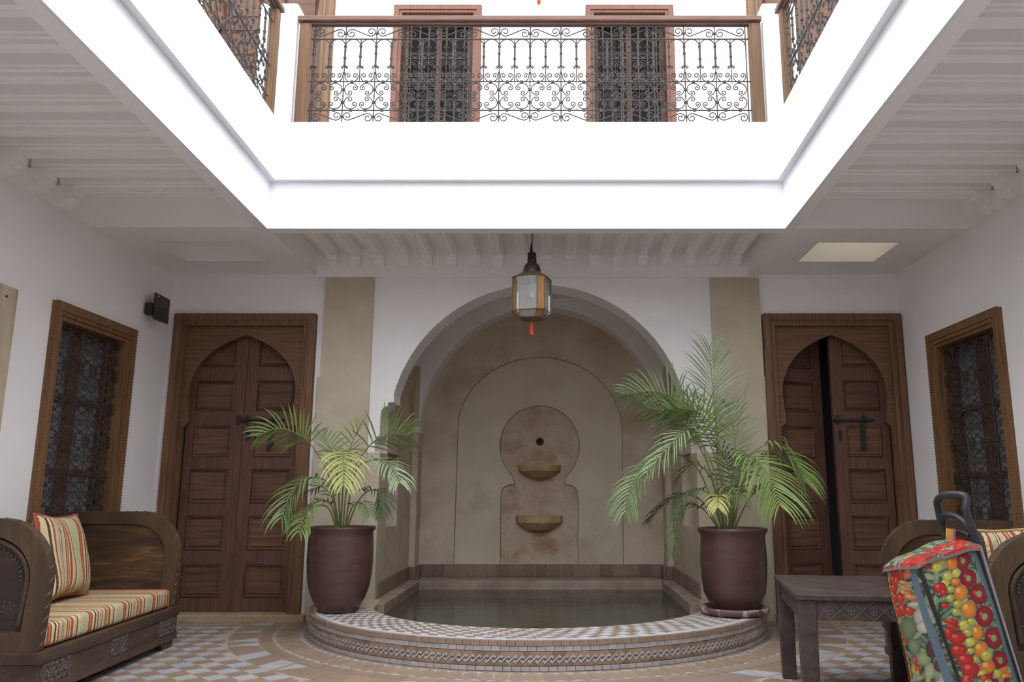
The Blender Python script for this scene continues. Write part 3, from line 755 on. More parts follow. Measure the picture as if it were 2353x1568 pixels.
gallery_window(4, *UW[1], 'right gallery window with scrolled grille and curtain behind', False)
#PART2
# ------------------------------------------------------------ pool
PX, PY, RO, RI, ZP = -.125, 6.75, 1.785, 1.32, .171
pool = empty('pool', (PX, PY, 0)); tag(pool, 'half-round tiled pool basin under the arch with a zigzag tile band', 'pool')
A0, A1 = pi, 2 * pi
def ringpoly(r0, r1, n=72): return arc(0, 0, r1, r1, A0, A1, n) + arc(0, 0, r0, r0, A1, A0, n)
def ringsolid(r0, r1, z0, z1, m, name, parent, ext=.07):
    pts = [(-r1, ext)] + arc(0, 0, r1, r1, A0, A1, 72) + [(r1, ext), (r0, ext)] + arc(0, 0, r0, r0, A1, A0, 72) + [(-r0, ext)]
    return MB().prism(pts, [], 'xy', z0, z1, True).build(name, m, parent)
ringsolid(RI + .004, RO - .014, 0, ZP - .004, M_grout, 'rim_core', pool)
ringsolid(RI, RI + .012, .02, ZP - .001, M_ledge, 'inner_lip', pool)
def polar_tile(w, z0, z1, th, m):      # small tile on the outer face at angle 0 (facing +x)
    return MB().box(-th, 0, -w / 2, w / 2, z0, z1).mesh('tile', m)
NT = 104; da = pi / NT; wt = RO * da
def place_polar(me, name, r, k, off=0., jit=.002, parent=pool, z=0):
    a = A0 + da * (k + .5 + off)
    rr = r + R.uniform(-jit, jit)
    return inst(name, me, parent, (rr * cos(a), rr * sin(a), z), (0, 0, a + R.uniform(-.012, .012)))
rim_v = [polar_tile(wt - .003, .144, .172, .03, m) for m in T_beige]
row_v = [polar_tile(wt - .003, .114, .1415, .02, m) for m in T_lav]
low_v = [polar_tile(wt - .003, .002, .027, .02, m) for m in T_lav]
edge_v = [MB().hexa([(-.045, -wt / 2 + .002, .150), (0, -wt / 2 + .0015, .150), (0, wt / 2 - .0015, .150), (-.045, wt / 2 - .002, .150)],
                    [(-.045, -wt / 2 + .002, .1725), (0, -wt / 2 + .0015, .1725), (0, wt / 2 - .0015, .1725), (-.045, wt / 2 - .002, .1725)]).mesh('tile', m) for m in T_pale]
for k in range(NT):
    place_polar(R.choice(rim_v), 'rim_tile', RO + .003, k)
    place_polar(R.choice(row_v), 'face_tile', RO - .001, k, .3)
    place_polar(R.choice(low_v), 'face_tile', RO, k, .6)
    place_polar(R.choice(edge_v), 'edge_tile', RO - .030, k, .1)
# zigzag band
NZ = 130; dz = pi * RO / NZ; sc_ = dz / 131.0; zb0 = .031
def band_piece(pts, m, th, name='zigzag_tile'):
    q = [((x - 1400) * sc_, zb0 + (1183 - y) * (.080 / 271.)) for x, y in pts]
    cx = sum(a for a, b in q) / len(q); cz = sum(b for a, b in q) / len(q)
    q = [(cx + (a - cx) * .985, cz + (b - cz) * .985) for a, b in q]
    return MB().prism(q, [], 'yz', -.02, th).mesh(name, m)
Zp = [(1400, 965), (1452, 1015), (1425, 1045), (1395, 1018), (1270, 1145), (1218, 1085), (1250, 1058), (1275, 1090)]
Tp = [(1400, 912), (1531, 912), (1531, 965), (1458, 1036), (1400, 967)]
Bp = [(1270, 1183), (1401, 1183), (1401, 1145), (1349, 1087), (1270, 1147)]
zv = [band_piece(Zp, m, .0) for m in T_lav]; tv = [band_piece(Tp, m, -.002) for m in T_brown + T_beige[:1]]; bv = [band_piece(Bp, m, -.002) for m in T_brown]
def place_band(me, name, k):
    a = A0 + pi * (k + .5) / NZ; rr = RO - .001 + R.uniform(-.0015, .001)
    inst(name, me, pool, (rr * cos(a), rr * sin(a), 0), (0, 0, a))
for k in range(NZ):
    place_band(R.choice(zv), 'zigzag_tile', k); place_band(R.choice(tv), 'triangle_tile', k); place_band(R.choice(bv), 'triangle_tile', k)
# top checker: skewed rings
NR, NC = 7, 84; r_in, r_out = RI + .014, RO - .078; dr = (r_out - r_in) / NR; dc = pi / NC
cells = []
for i in range(NR):
    for j in range(NC + 4):
        sk = .5
        def pa(rr, jj): return A0 + dc * (jj - 2 + sk * (rr - r_in) / dr)
        r0, r1 = r_in + dr * i, r_in + dr * (i + 1)
        q = [(r0, pa(r0, j)), (r1, pa(r1, j)), (r1, pa(r1, j + 1)), (r0, pa(r0, j + 1))]
        if max(t for _, t in q) < A0 - .03 or min(t for _, t in q) > A1 + .03: continue
        cells.append((min(r * sin(t) for r, t in q), (i + j) % 2, [(r * cos(t), r * sin(t)) for r, t in q]))
cells.sort(key=lambda c: c[0])
def flat_tile(pts, z0, z1, shrink):
    cx = sum(p[0] for p in pts) / len(pts); cy = sum(p[1] for p in pts) / len(pts); out = []
    for x, y in pts:
        d = Vector((x - cx, y - cy)); l = d.length
        f = max(0.05, (l - shrink) / l) if l > 1e-6 else 1
        out.append((cx + d.x * f, cy + d.y * f))
    return out
rest = MB(); RESTM = T_pale + T_beige
for n_, (key, c, q) in enumerate(cells):
    z1 = ZP + R.uniform(-.0012, .0012); q2 = flat_tile(q, 0, 0, .0018)
    if n_ < 300:
        MB().prism(q2, [], 'xy', ZP - .012, z1).build('top_tile', R.choice(T_pale if c else T_beige[:2] + [T_beige[0], T_brown[0]]), pool)
    else:
        rest.cur = R.randrange(2) if c else 2 + R.randrange(3); rest.prism(q2, [], 'xy', ZP - .012, z1)
ro = rest.build('small_top_tiles', RESTM, pool); ro['kind'] = 'stuff'
# beige plaster flares where the rim meets the pilasters
for s in (-1, 1):
    P = [(-1.80, .02), (-1.50, -.30), (-1.24, -.52), (-1.30, .06), (-1.80, .07)]
    P = [(-s * x, y) for x, y in P]
    if s < 0: P = P[::-1]
    P = [(p[0], p[1]) for p in P]
    MB().prism([(x, y) for x, y in P], [], 'xy', ZP - .02, ZP + .004).build('plaster_flare', M_beige, pool)
water_o = MB()
WX0, WX1 = AX0 + lw - .01 - PX, AX1 - lw + .01 - PX
def wpts():
    a = math.acos(abs(WX0) / (RI + .01)) if abs(WX0) < RI + .01 else 0
    pts = [(WX0, 8.28 - PY), (WX0, -.05)] if a == 0 else [(WX0, 8.28 - PY)]
    arcp = [p for p in arc(0, 0, RI + .01, RI + .01, A0 + .02, A1 - .02, 60) if WX0 < p[0] < WX1]
    return [(WX0, 8.28 - PY)] + arcp + [(WX1, 8.28 - PY)]
w_ = MB(); w_.add([(x + PX, y + PY, .085) for x, y in wpts()], [tuple(range(len(wpts())))])
w_o = w_.build('pool_water', M_water); tag(w_o, 'still dark green water filling the pool', 'water', kind='stuff')

# ------------------------------------------------------------ floor tiles
tiles = []      # (priority, polygon, tone)
RB0, RB1, RB2, RB3 = RO + .012, 2.03, 2.13, 2.34
def inring(x, y): return sqrt((x - PX) ** 2 + (y - PY) ** 2)
def pp(r, a): return (PX + r * cos(a), PY + r * sin(a))
YT0, YT1 = 4.52, 6.575
S_ = .171 / 2
nx0, nx1 = int((XL) / S_) - 2, int(XR / S_) + 2
def clipy(p): return p
for a in range(-60, 60):
    for b in range(0, 90):
        if (a + b) % 2: continue
        cx, cy = a * S_ + .035, b * S_ - .055
        if cx < XL or cx > XR or cy < YT0 or cy > YT1 + S_ * .9: continue
        q = [(cx - S_, cy), (cx, cy - S_), (cx + S_, cy), (cx, cy + S_)]
        if inring(cx, cy) < RB3 and min(inring(*p) for p in q) < RB3 and inring(cx, cy) < RB3 - .01: continue
        q2 = []
        for x, y in q:
            y = min(y, YT1); x = max(XL + .01, min(XR - .01, x)); r = inring(x, y)
            if r < RB3: x, y = PX + (x - PX) * RB3 / r, PY + (y - PY) * RB3 / r
            q2.append((x, y))
        c = a % 2
        tiles.append((cx, cy, q2, c, 'floor_tile'))
na = int(pi * 2.2 / .18)
for k in range(-1, na + 1):
    t = A0 + pi * (k + .5) / na; d = pi / na; rm = (RB2 + RB3) / 2; e0, e1 = RB2 + .004, RB3 - .003
    dia = [pp(e0, t - d * .18), pp(e0, t + d * .45), pp(rm + .02, t + d * .5), pp(e1, t + d * .18), pp(e1, t - d * .45), pp(rm - .02, t - d * .5)]
    dia = [pp(e0, t - d * .8), pp(e0, t + d * .3), pp(e1, t + d * .8), pp(e1, t - d * .3)]
    t1 = [pp(e0, t + d * .32), pp(e0, t + d * 1.18), pp(e1, t + d * .82)]
    t2 = [pp(e0, t + d * 1.2), pp(e1, t + d * 1.68), pp(e1, t + d * .84)]
    tiles.append((*pp(rm, t), dia, 0, 'diamond_tile')); tiles.append((*pp(rm, t), t1, 1, 'triangle_tile')); tiles.append((*pp(rm, t + d / 2), t2, 1, 'triangle_tile'))
ns = int(pi * 2.08 / .21)
for k in range(ns):
    a, b = A0 + pi * k / ns, A0 + pi * (k + 1) / ns; m_ = (a + b) / 2
    tiles.append((*pp(2.08, m_), [pp(RB1 + .003, a), pp(RB1 + .003, m_), pp(RB1 + .003, b), pp(RB2 - .001, b), pp(RB2 - .001, m_), pp(RB2 - .001, a)], 0, 'border_tile'))
nr_ = int(pi * 1.92 / .092)
for k in range(nr_):
    t = A0 + pi * (k + .5) / nr_; d = pi / nr_; e0, e1 = RB0 + .03, RB1 - .004
    tiles.append((*pp(1.9, t), [pp(e0, t - d * .12), pp(e0 + .03, t + d * .36), pp(e1 - .035, t + d * .5 + d * .2), pp(e1, t + d * .18), pp(e1 - .03, t - d * .32), pp(e0 + .035, t - d * .5 ) ], 0, 'rhomb_tile'))
    tiles.append((*pp(1.9, t), [pp(e0 - .004, t + d * -.05), pp(e0 - .004, t + d * .75), pp(e0 + .026, t + d * .36)], 1, 'sliver_tile'))
    tiles.append((*pp(1.9, t), [pp(e1 + .002, t + d * .22), pp(e1 - .028, t + d * .60), pp(e1 + .002, t + d * .98)], 1, 'sliver_tile'))
    tiles.append((*pp(1.8, t), [pp(RB0 - .01, t - d * .48), pp(RB0 + .022, t - d * .48), pp(RB0 + .022, t + d * .48), pp(RB0 - .01, t + d * .48)], 0, 'border_tile'))
# straight border along the back wall
for x0, x1 in ((XL, PX - 1.97), (PX + 1.97, XR)):
    n_ = int((x1 - x0) / .09)
    for k in range(n_):
        a = x0 + (x1 - x0) * k / n_; b = x0 + (x1 - x0) * (k + 1) / n_; w = b - a
        tiles.append((a, 6.66, [(a + w * .0, 6.595), (a + w * .9, 6.61), (b + w * .15, 6.70), (a + w * .25, 6.69)], 0, 'rhomb_tile'))
        tiles.append((a, 6.60, [(a, 6.583), (b - .01, 6.583), (a + w * .6, 6.602)], 1, 'sliver_tile'))
        tiles.append((a, 6.70, [(a + w * .2, 6.695), (b + w * .1, 6.712), (a + .01, 6.716)], 1, 'sliver_tile'))
        tiles.append((a, 6.73, [(a, 6.722), (b - .004, 6.722), (b - .004, 6.75), (a, 6.75)], 0, 'border_tile'))
def visible(cx, cy):     # in the photographed strip, not below the sofas
    if cy < 4.60: return False
    return -2.75 < cx < 2.3
byname = {}
for t in tiles: byname.setdefault(t[4], []).append(t)
restf = MB(); RM = T_beige + T_grey
for nm, ts in byname.items():
    ts.sort(key=lambda t: (not visible(t[0], t[1]), t[1]))
    for n_, (cx, cy, q, c, _) in enumerate(ts):
        area = abs(sum(q[i][0] * q[(i + 1) % len(q)][1] - q[(i + 1) % len(q)][0] * q[i][1] for i in range(len(q)))) / 2
        if area < 1.2e-4: continue
        if sum(q[i][0] * q[(i + 1) % len(q)][1] - q[(i + 1) % len(q)][0] * q[i][1] for i in range(len(q))) < 0: q = q[::-1]
        q2 = flat_tile(q, 0, 0, .0020); z1 = R.uniform(-.0008, .0008)
        if n_ < 298 and visible(cx, cy):
            o = MB().prism([(x - cx, y - cy) for x, y in q2], [], 'xy', -.01, z1).build(nm, R.choice(T_grey if c else T_beige), floor); o.location = (cx, cy, 0)
        else:
            restf.cur = R.randrange(3) + (3 if c else 0); restf.prism(q2, [], 'xy', -.008, z1)
ro = restf.build('small_floor_tiles', RM, floor); ro['kind'] = 'stuff'
# ground in front of the first tile rows carries the same checker out of frame
far = MB()
for a in range(-45, 45):
    for b in range(-26, 54):
        if (a + b) % 2: continue
        cx, cy = a * S_ + .035, b * S_ - .055
        if cx < XL + S_ or cx > XR - S_ or cy >= YT0: continue
        far.cur = R.randrange(3) + (3 if a % 2 else 0)
        e = S_ - .0028; far.add([(cx - e, cy, 0), (cx, cy - e, 0), (cx + e, cy, 0), (cx, cy + e, 0)], [(0, 1, 2, 3)])
ro = far.build('loose_floor_tiles', RM, floor); ro['kind'] = 'stuff'

# ------------------------------------------------------------ sofas
def sofa(name, p0, ang, L, D, H, label):
    """origin: front corner; x along the front, y towards the back"""
    s = empty(name, (p0[0], p0[1], 0), ang); tag(s, label, 'sofa')
    # base: carved front and sides with mouldings
    MB().box(.006, L - .006, .006, D, .055, .245).build('base', M_sofa, s, bevel=.004)
    MB().box(-.002, L + .002, -.002, D, .205, .263).build('base_rail', M_sofa, s, bevel=.004, bseg=2)
    MB().box(.0, L, .0, D, .050, .096).build('base_rail', M_sofa, s, bevel=.004, bseg=2)
    for a, b in ((.03, .30), (L / 2 - .10, L / 2 + .10), (L - .30, L - .03)):
        mb = MB().box(a, b, .003, .02, .100, .202)
        for i in range(int((b - a) / .028)):
            for j in range(4):
                x = a + .018 + i * .028; z = .112 + j * .026; t = .009 * (1 if (i + j) % 2 else -1)
                mb.add([(x - .011, .003, z - t), (x + .0, .003, z - .011), (x + .011, .003, z + t), (x, .003, z + .011), (x, -.003, z)], [(0, 1, 4), (1, 2, 4), (2, 3, 4), (3, 0, 4)])
        mb.build('carved_panel', M_carve, s)
    for x0, x1 in ((.03, .20), (L - .20, L - .03)):
        pf = [(x0, .0), (x1 - .03, .0), (x1 - .03, .02), (x1, .025), (x1, .056), (x0 - .015, .056), (x0, .02)] if x0 < .1 else [(x0 + .03, .0), (x1, .0), (x1, .02), (x1 + .015, .056), (x0, .056), (x0, .025), (x0 + .03, .02)]
        for y0 in (.02, D - .08): MB().prism(pf, [], 'xz', y0, y0 + .05).build('foot', M_sofa, s)
    # arm panels
    rh = H - .56
    def prof(e, z0):
        pts = [(.03 + e, z0), (.012 + e, .60)]
        pts += [(.012 + e + (.27 - e * .5) * (1 - cos(t)), .60 + (H - .60 - e) * sin(t)) for t in [pi / 2 * i / 12 for i in range(1, 13)]]
        return pts + [(D - e * .3, H - e), (D - e * .3, z0)]
    for x0, x1, sgn in ((.008, .075, -1), (L - .075, L - .008, 1)):
        arm = MB().prism(prof(0, .262), [prof(.085, .36)], 'yz', x0, x1, False).build('arm_frame', M_sofaf, s, bevel=.004, bseg=2)
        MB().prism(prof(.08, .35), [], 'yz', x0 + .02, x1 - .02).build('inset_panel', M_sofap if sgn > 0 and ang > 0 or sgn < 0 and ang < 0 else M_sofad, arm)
        xo = x0 + .016 if sgn < 0 else x1 - .016
        path = [(xo, y, z) for y, z in prof(.105, .385)[:-1]]
        MB().tube(path, .014, 6).build('arch_moulding', M_sofa, arm)
        mb = MB()
        for (y, z) in [p for p in prof(.135, .42)[:-1]]: mb.sphere((xo, y, z), .007, 5, 3)
        mb.build('carved_beads', M_carve, arm)
        # rosette fan carving at the foot of the panel
        mb = MB()
        for k in range(9):
            a = pi * (.05 + .9 * k / 8); c = (.22, .42)
            for rr_ in (.03, .055, .08): mb.sphere((x0 + .021 if sgn < 0 else x1 - .021, c[0] + rr_ * cos(a), c[1] + rr_ * sin(a)), .006, 4, 3)
        mb.build('carved_fan', M_carve, arm)
        # chip carving on the front edge of the arm
        mb = MB(); pr = prof(-.001, .262)
        acc = 0; last = Vector(pr[0]); k = 0
        dense = []
        for a, b in zip(pr[:-2], pr[1:-1]):
            a = Vector(a); b = Vector(b); n_ = max(1, int((b - a).length / .01))
            for i in range(n_): dense.append((a + (b - a) * i / n_, (b - a).normalized()))
        for i in range(3, len(dense) - 30, 6):
            p, t = dense[i]; nrm = Vector((-t.y, t.x))
            for j in (-1, 0, 1):
                x = (x0 + x1) / 2 + j * .014
                q = p + t * (j * .006)
                c = Vector((x, q.x, q.y)); tt = Vector((0, t.x, t.y)) * .014 + Vector((.008, 0, 0)); nn = Vector((0, nrm.x, nrm.y)); sx_ = Vector((.004, 0, 0))
                mb.add([c - tt, c + sx_, c + tt, c - sx_, c + nn * .004], [(0, 1, 4), (1, 2, 4), (2, 3, 4), (3, 0, 4)])
        mb.build('chip_carving', M_carve, arm)['kind'] = 'stuff'
    bh = H - .10
    bk = MB().box(.07, L - .07, D - .07, D - .005, .262, bh).build('backrest', M_sofad, s, bevel=.006)
    # seat cushion
    mb = MB(); x0, x1, y0, y1, z0, z1 = .085, L - .085, .035, D - .08, .264, .385
    nx, ny = 26, 10
    def cush(zt, inset):
        return [[(x0 + (x1 - x0) * i / nx, y0 + (y1 - y0) * j / ny) for j in range(ny + 1)] for i in range(nx + 1)]
    mb.box(x0, x1, y0, y1, z0, z1)
    c = mb.build('seat_cushion', M_stripe, s, bevel=.028, bseg=4)
    for p in c.data.polygons: p.use_smooth = True
    for q in ([(x0 + .005, y0 + .008, z1 - .012), (x0 + .005, y0 + .008, z0 + .005)], [(x1 - .005, y0 + .008, z1 - .012), (x1 - .005, y0 + .008, z0 + .005)],
              [(x0 + .004, y0 + .02, z1 - .006), (x0 + .004, y1 - .02, z1 - .006)], [(x1 - .004, y0 + .02, z1 - .006), (x1 - .004, y1 - .02, z1 - .006)]):
        MB().tube(q, .006, 6).build('piping', M_pipe, c)
    return s
LL = sqrt((2.60 - 2.513) ** 2 + (5.774 - 4.119) ** 2)
sofa('wooden_sofa', (-2.513, 4.119), atan2(5.774 - 4.119, -2.60 + 2.513), LL, .77, .905, 'carved dark wooden sofa with striped seat against the left wall')
sofa('wooden_sofa', (2.055, 5.25), atan2(3.63 - 5.25, 1.885 - 2.055), 1.62, .80, .862, 'carved dark wooden sofa with striped seat against the right wall behind the trolley')

def pillow(name, w, h, t, m, mp_, loc, rot, label, seed=1):
    rr = random.Random(seed); n = 18; mb = MB(); vs = []
    for s_ in (1, -1):
        for i in range(n + 1):
            for j in range(n + 1):
                u, v = i / n * 2 - 1, j / n * 2 - 1
                b = max(0, (1 - u ** 4) * (1 - v ** 4)) ** .55
                px_ = u * w / 2 * (1 - .06 * (1 - abs(v) ** 2) * abs(u) ** 3 ); pz = v * h / 2 * (1 - .10 * (1 - abs(u) ** 2) * abs(v) ** 3)
                vs.append((px_, s_ * t / 2 * b + .006 * sin(7 * u + 3 * v), pz))
    fs = []; N_ = (n + 1) ** 2
    for s_ in (0, 1):
        for i in range(n):
            for j in range(n):
                a = s_ * N_ + i * (n + 1) + j; f = (a, a + n + 1, a + n + 2, a + 1)
                fs.append(f if s_ else f[::-1])
    mb.add(vs, fs, True); o = mb.build(name, m); o.location = loc; o.rotation_euler = rot
    edge = [(u * w / 2 * (1 - .0), 0, 0) for u in ()]
    E = []
    for a, b in (((-1, -1), (1, -1)), ((1, -1), (1, 1)), ((1, 1), (-1, 1)), ((-1, 1), (-1, -1))):
        for i in range(n):
            u = a[0] + (b[0] - a[0]) * i / n; v = a[1] + (b[1] - a[1]) * i / n
            E.append((u * w / 2 * (1 - .06 * (1 - abs(v) ** 2) * abs(u) ** 3), .006 * sin(7 * u + 3 * v), v * h / 2 * (1 - .10 * (1 - abs(u) ** 2) * abs(v) ** 3)))
    MB().tube(E, .0085, 6, closed=True).build('piping', mp_, o)
    return tag(o, label, 'cushion')
pillow('striped_cushion', .54, .52, .16, M_stripe2, M_pipe, (-3.05, 5.10, .650), (radians(-14), radians(2), radians(97)), 'striped throw cushion with rust piping leaning on the left sofa', 3)
pillow('striped_cushion', .50, .50, .15, M_stripe2, M_pipeg, (2.27, 3.91, .640), (radians(7), radians(-7), radians(-6)), 'striped throw cushion with gold piping leaning on the right sofa', 5)

# ------------------------------------------------------------ table
def table():
    A, B, C, D_ = (1.285, 4.86), (1.138, 3.93), (1.60, 3.86), (1.75, 4.79)     # far left, near left, near right, far right
    u = Vector((B[0] - A[0], B[1] - A[1])).normalized(); ang = atan2(u.y, u.x) + pi / 2
    t = empty('carved_table', (B[0], B[1], 0), ang)
    tag(t, 'low weathered wooden table with carved apron, in front of the right door', 'table')
    W_, Dp, H = .70, .945, .56
    MB().box(0, W_, 0, Dp, H - .026, H).build('table_top', M_table, t, bevel=.004, bseg=2)
    lg = .083
    for i, (x, y) in enumerate(((.012, .014), (W_ - lg - .012, .014), (.012, Dp - lg - .01), (W_ - lg - .012, Dp - lg - .01))):
        l = MB().hexa([(x + .004, y + .004, 0), (x + lg - .004, y + .004, 0), (x + lg - .004, y + lg - .004, 0), (x + .004, y + lg - .004, 0)],
                      [(x, y, H - .026), (x + lg, y, H - .026), (x + lg, y + lg, H - .026), (x, y + lg, H - .026)]).build('leg', M_table, t, bevel=.004)
        if y < .1:
            mb = MB(); cx = x + lg / 2
            for k in range(6):
                zc = .39 - k * .075
                for e in (.038, .022):
                    pts = [(cx - e, y - .0, zc), (cx, y, zc + e), (cx + e, y, zc), (cx, y, zc - e)]
                    mb.tube([(a_, b_ - .0012, c_) for a_, b_, c_ in pts], .0016, 4, closed=True)
            mb.build('carved_line', M_tline, l)
    for a in ((.02 + lg, W_ - lg - .02, .022, .045), (.02 + lg, W_ - lg - .02, Dp - .045, Dp - .022)):
        ap = MB().box(a[0] - .01, a[1] + .01, a[2], a[3], H - .118, H - .026).build('apron', M_table, t, bevel=.002)
        if a[2] < .1:
            mb = MB(); x0, x1 = a[0], a[1]; zt, zb = H - .03, H - .115; yy = a[2] - .0005
            n_ = 5; w = (x1 - x0) / n_
            for k in range(n_ + 1):
                for s_ in (-1, 1):
                    xx0, xx1 = x0 + w * (k - .5 * s_ * 1), x0 + w * (k + .5 * s_)
                    xx0 = min(max(xx0, x0), x1); xx1 = min(max(xx1, x0), x1)
                    mb.tube([(xx0, yy, zb), (xx1, yy, zt)], .0014, 4)
            for k in range(n_):
                cx = x0 + w * (k + .5) ; cz = (zt + zb) / 2
                mb.tube([(cx + .015 * cos(q), yy, cz + .019 * sin(q)) for q in [2 * pi * i / 12 for i in range(12)]], .0014, 4, closed=True)
                mb.tube([(cx - .014, yy, cz), (cx + .014, yy, cz)], .0012, 4); mb.tube([(cx, yy, cz - .017), (cx, yy, cz + .017)], .0012, 4)
            mb.build('carved_line', M_tline, ap)
    for x in (.022, W_ - .045):
        MB().box(x, x + .023, .02 + lg, Dp - lg - .02, H - .118, H - .026).build('apron', M_table, t, bevel=.002)
table()

# ------------------------------------------------------------ pots and palms
def leafmat(name, a, b):
    m = mat(name, a, .45, .4, var=b, scale=6, detail=2, hue_rand=.12)
    return m
G = {'y': leafmat('yellow_green_leaf', (176, 178, 96), (152, 160, 84)), 'g': leafmat('green_leaf', (132, 152, 82), (102, 128, 68)),
     'd': leafmat('deep_green_leaf', (84, 104, 64), (66, 86, 54)), 's': leafmat('silvery_green_leaf', (142, 158, 122), (112, 134, 94)),
     'm': leafmat('mid_green_leaf', (114, 136, 82), (90, 114, 68))}
M_stem = mat('olive_palm_stem', (120, 128, 72), .5, .3, var=(96, 104, 60), scale=10)
def catmull(P, n):
    P = [Vector(p) for p in P]; Q = [P[0] * 2 - P[1]] + P + [P[-1] * 2 - P[-2]]; out = []
    m = len(P) - 1
    for i in range(n + 1):
        t = i / n * m; k = min(int(t), m - 1); u = t - k; a, b, c, d = Q[k:k + 4]
        out.append(.5 * ((2 * b) + (c - a) * u + (2 * a - 5 * b + 4 * c - d) * u * u + (-a + 3 * b - 3 * c + d) * u ** 3))
    return out
def frond(parent, pts, nl, ll, mk, start=.35, wid=.012, droop=.5, spread=1.0, seed=0, side=None):
    rr = random.Random(seed); rk = catmull(pts, 40); mb = MB()
    mb.cur = 1
    mb.tube(rk, [.0055 * (1 - .75 * i / 40) + .001 for i in range(41)], 5)
    mb.cur = 0
    total = len(rk) - 1
    nl = int(nl * .8); ll = ll * 1.28; wid = wid * 1.08
    for i in range(nl):
        f = start + (1 - start) * (i + .3) / nl; x = f * total; k = min(int(x), total - 1); p = rk[k].lerp(rk[k + 1], x - k)
        t = (rk[min(k + 2, total)] - rk[max(k - 1, 0)]).normalized()
        g = (f - start) / (1 - start)
        ln = ll * (.45 + .55 * sin(pi * min(1, .18 + .78 * g)) ** .8) * rr.uniform(.88, 1.08) * (1 if g < .85 else 1 - (g - .85) * 2.2)
        sd = t.cross(Vector((0, 0, 1)))
        if side is not None: sd = Vector(side) - t * Vector(side).dot(t)
        if sd.length < .15: sd = Vector((1, .2, 0)) - t * t.x
        sd.normalize(); upv = sd.cross(t)
        if upv.z < 0: upv = -upv
        for s in (-1, 1):
            fw_ = .35 + .75 * g
            d = (t * (fw_ + rr.uniform(-.12, .12)) + sd * s * spread * (1.0 - .3 * g) + upv * rr.uniform(.10, .5)).normalized()
            q = p.copy(); ws = [wid * w for w in (.55, 1.0, 1.0, .75, .08)]; seg = ln / 4
            L_ = []; nd = d.copy()
            wn = (t - d * t.dot(d)).normalized()
            for j in range(5):
                L_.append((q.copy(), ws[j]))
                nd = (nd + Vector((0, 0, -1)) * droop * (.10 + .16 * j) * rr.uniform(.7, 1.2)).normalized(); q = q + nd * seg
            vs = []
            nrm = d.cross(wn).normalized()
            for (c, w) in L_: vs += [c - wn * w * .5, c + nrm * w * .18, c + wn * w * .5]
            fs = []
            for j in range(4):
                for e in (0, 1): fs.append((j * 3 + e, j * 3 + e + 1, j * 3 + e + 4, j * 3 + e + 3))
            mb.add(vs, fs, True)
    return mb.build('frond', [G[mk], M_stem], parent)
def pot(loc, prof, label, soil_r, soil_z, seg=40):
    r = empty('potted_palm', loc); tag(r, label, 'potted palm')
    MB().lathe(prof, seg=seg).build('pot', M_pot, r)
    MB().lathe([(0, soil_z + .01), (soil_r * .6, soil_z + .006), (soil_r, soil_z)], seg=24).build('soil', M_soil, r)
    return r
potL = pot((-1.605, 6.17, ZP + .002), [(0, 0), (.135, 0), (.148, .008), (.150, .03), (.160, .036), (.195, .10), (.222, .18), (.236, .28), (.241, .36), (.240, .46), (.236, .54), (.234, .57), (.248, .59), (.252, .603), (.249, .612),
                                        (.236, .612), (.226, .60), (.222, .56), (.222, .50)], 'areca palm in a brown glazed pot, left of the pool', .224, .55)
potR = pot((1.315, 6.08, ZP + .027), [(0, 0), (.15, 0), (.160, .02), (.19, .06), (.222, .12), (.236, .22), (.243, .33), (.240, .42), (.236, .48), (.236, .53), (.247, .548), (.256, .562), (.255, .575), (.246, .582),
                                         (.232, .58), (.224, .56), (.222, .48)], 'taller areca palm in a brown glazed pot on a saucer, right of the pool', .222, .53)
sc = MB().lathe([(0, 0), (.215, 0), (.242, .012), (.25, .03), (.248, .05), (.24, .054), (.225, .045), (.21, .024), (0, .022)], seg=40).build('saucer', M_saucer)
sc.location = (1.302, 6.05, ZP + .002); tag(sc, 'chipped round clay saucer under the right palm pot', 'saucer')
frond(potL, [(0.002, -0.02, 0.53), (-0.1, -0.047, 0.969), (-0.234, -0.096, 1.211), (-0.303, -0.159, 1.279), (-0.444, -0.235, 1.331), (-0.569, -0.32, 1.261)], 22, 0.19, 'g', 0.42, droop=0.45, seed=0, side=(0, -.55, .85))
frond(potL, [(0.009, -0.07, 0.53), (-0.07, -0.101, 0.888), (-0.14, -0.159, 0.967), (-0.229, -0.233, 0.956), (-0.297, -0.32, 0.856), (-0.323, -0.42, 0.676)], 24, 0.25, 'm', 0.42, droop=1.1, seed=1)
frond(potL, [(0.006, -0.02, 0.53), (-0.021, -0.065, 0.872), (-0.018, -0.146, 1.063), (0.037, -0.252, 1.154), (0.09, -0.378, 1.071), (0.135, -0.52, 0.907)], 20, 0.22, 'y', 0.5, droop=0.9, seed=2)
frond(potL, [(0.012, -0.02, 0.53), (0.041, -0.038, 0.937), (0.185, -0.071, 1.196), (0.323, -0.113, 1.282), (0.431, -0.163, 1.295), (0.517, -0.22, 1.275)], 18, 0.22, 'g', 0.4, droop=0.35, seed=3, side=(0, -.6, .8))
frond(potL, [(0.019, -0.02, 0.53), (0.091, -0.051, 1.001), (0.215, -0.109, 1.097), (0.329, -0.183, 1.087), (0.43, -0.27, 1.028), (0.494, -0.37, 0.926)], 20, 0.2, 's', 0.42, droop=0.9, seed=4)
frond(potL, [(0.019, -0.02, 0.53), (0.121, -0.039, 0.791), (0.216, -0.073, 0.878), (0.299, -0.117, 0.856), (0.341, -0.17, 0.73)], 14, 0.16, 'd', 0.4, droop=0.9, seed=5)
frond(potL, [(-0.001, -0.07, 0.53), (-0.077, -0.107, 0.745), (-0.165, -0.176, 0.762), (-0.21, -0.265, 0.686), (-0.211, -0.37, 0.584)], 16, 0.17, 'g', 0.4, droop=1.0, seed=6)
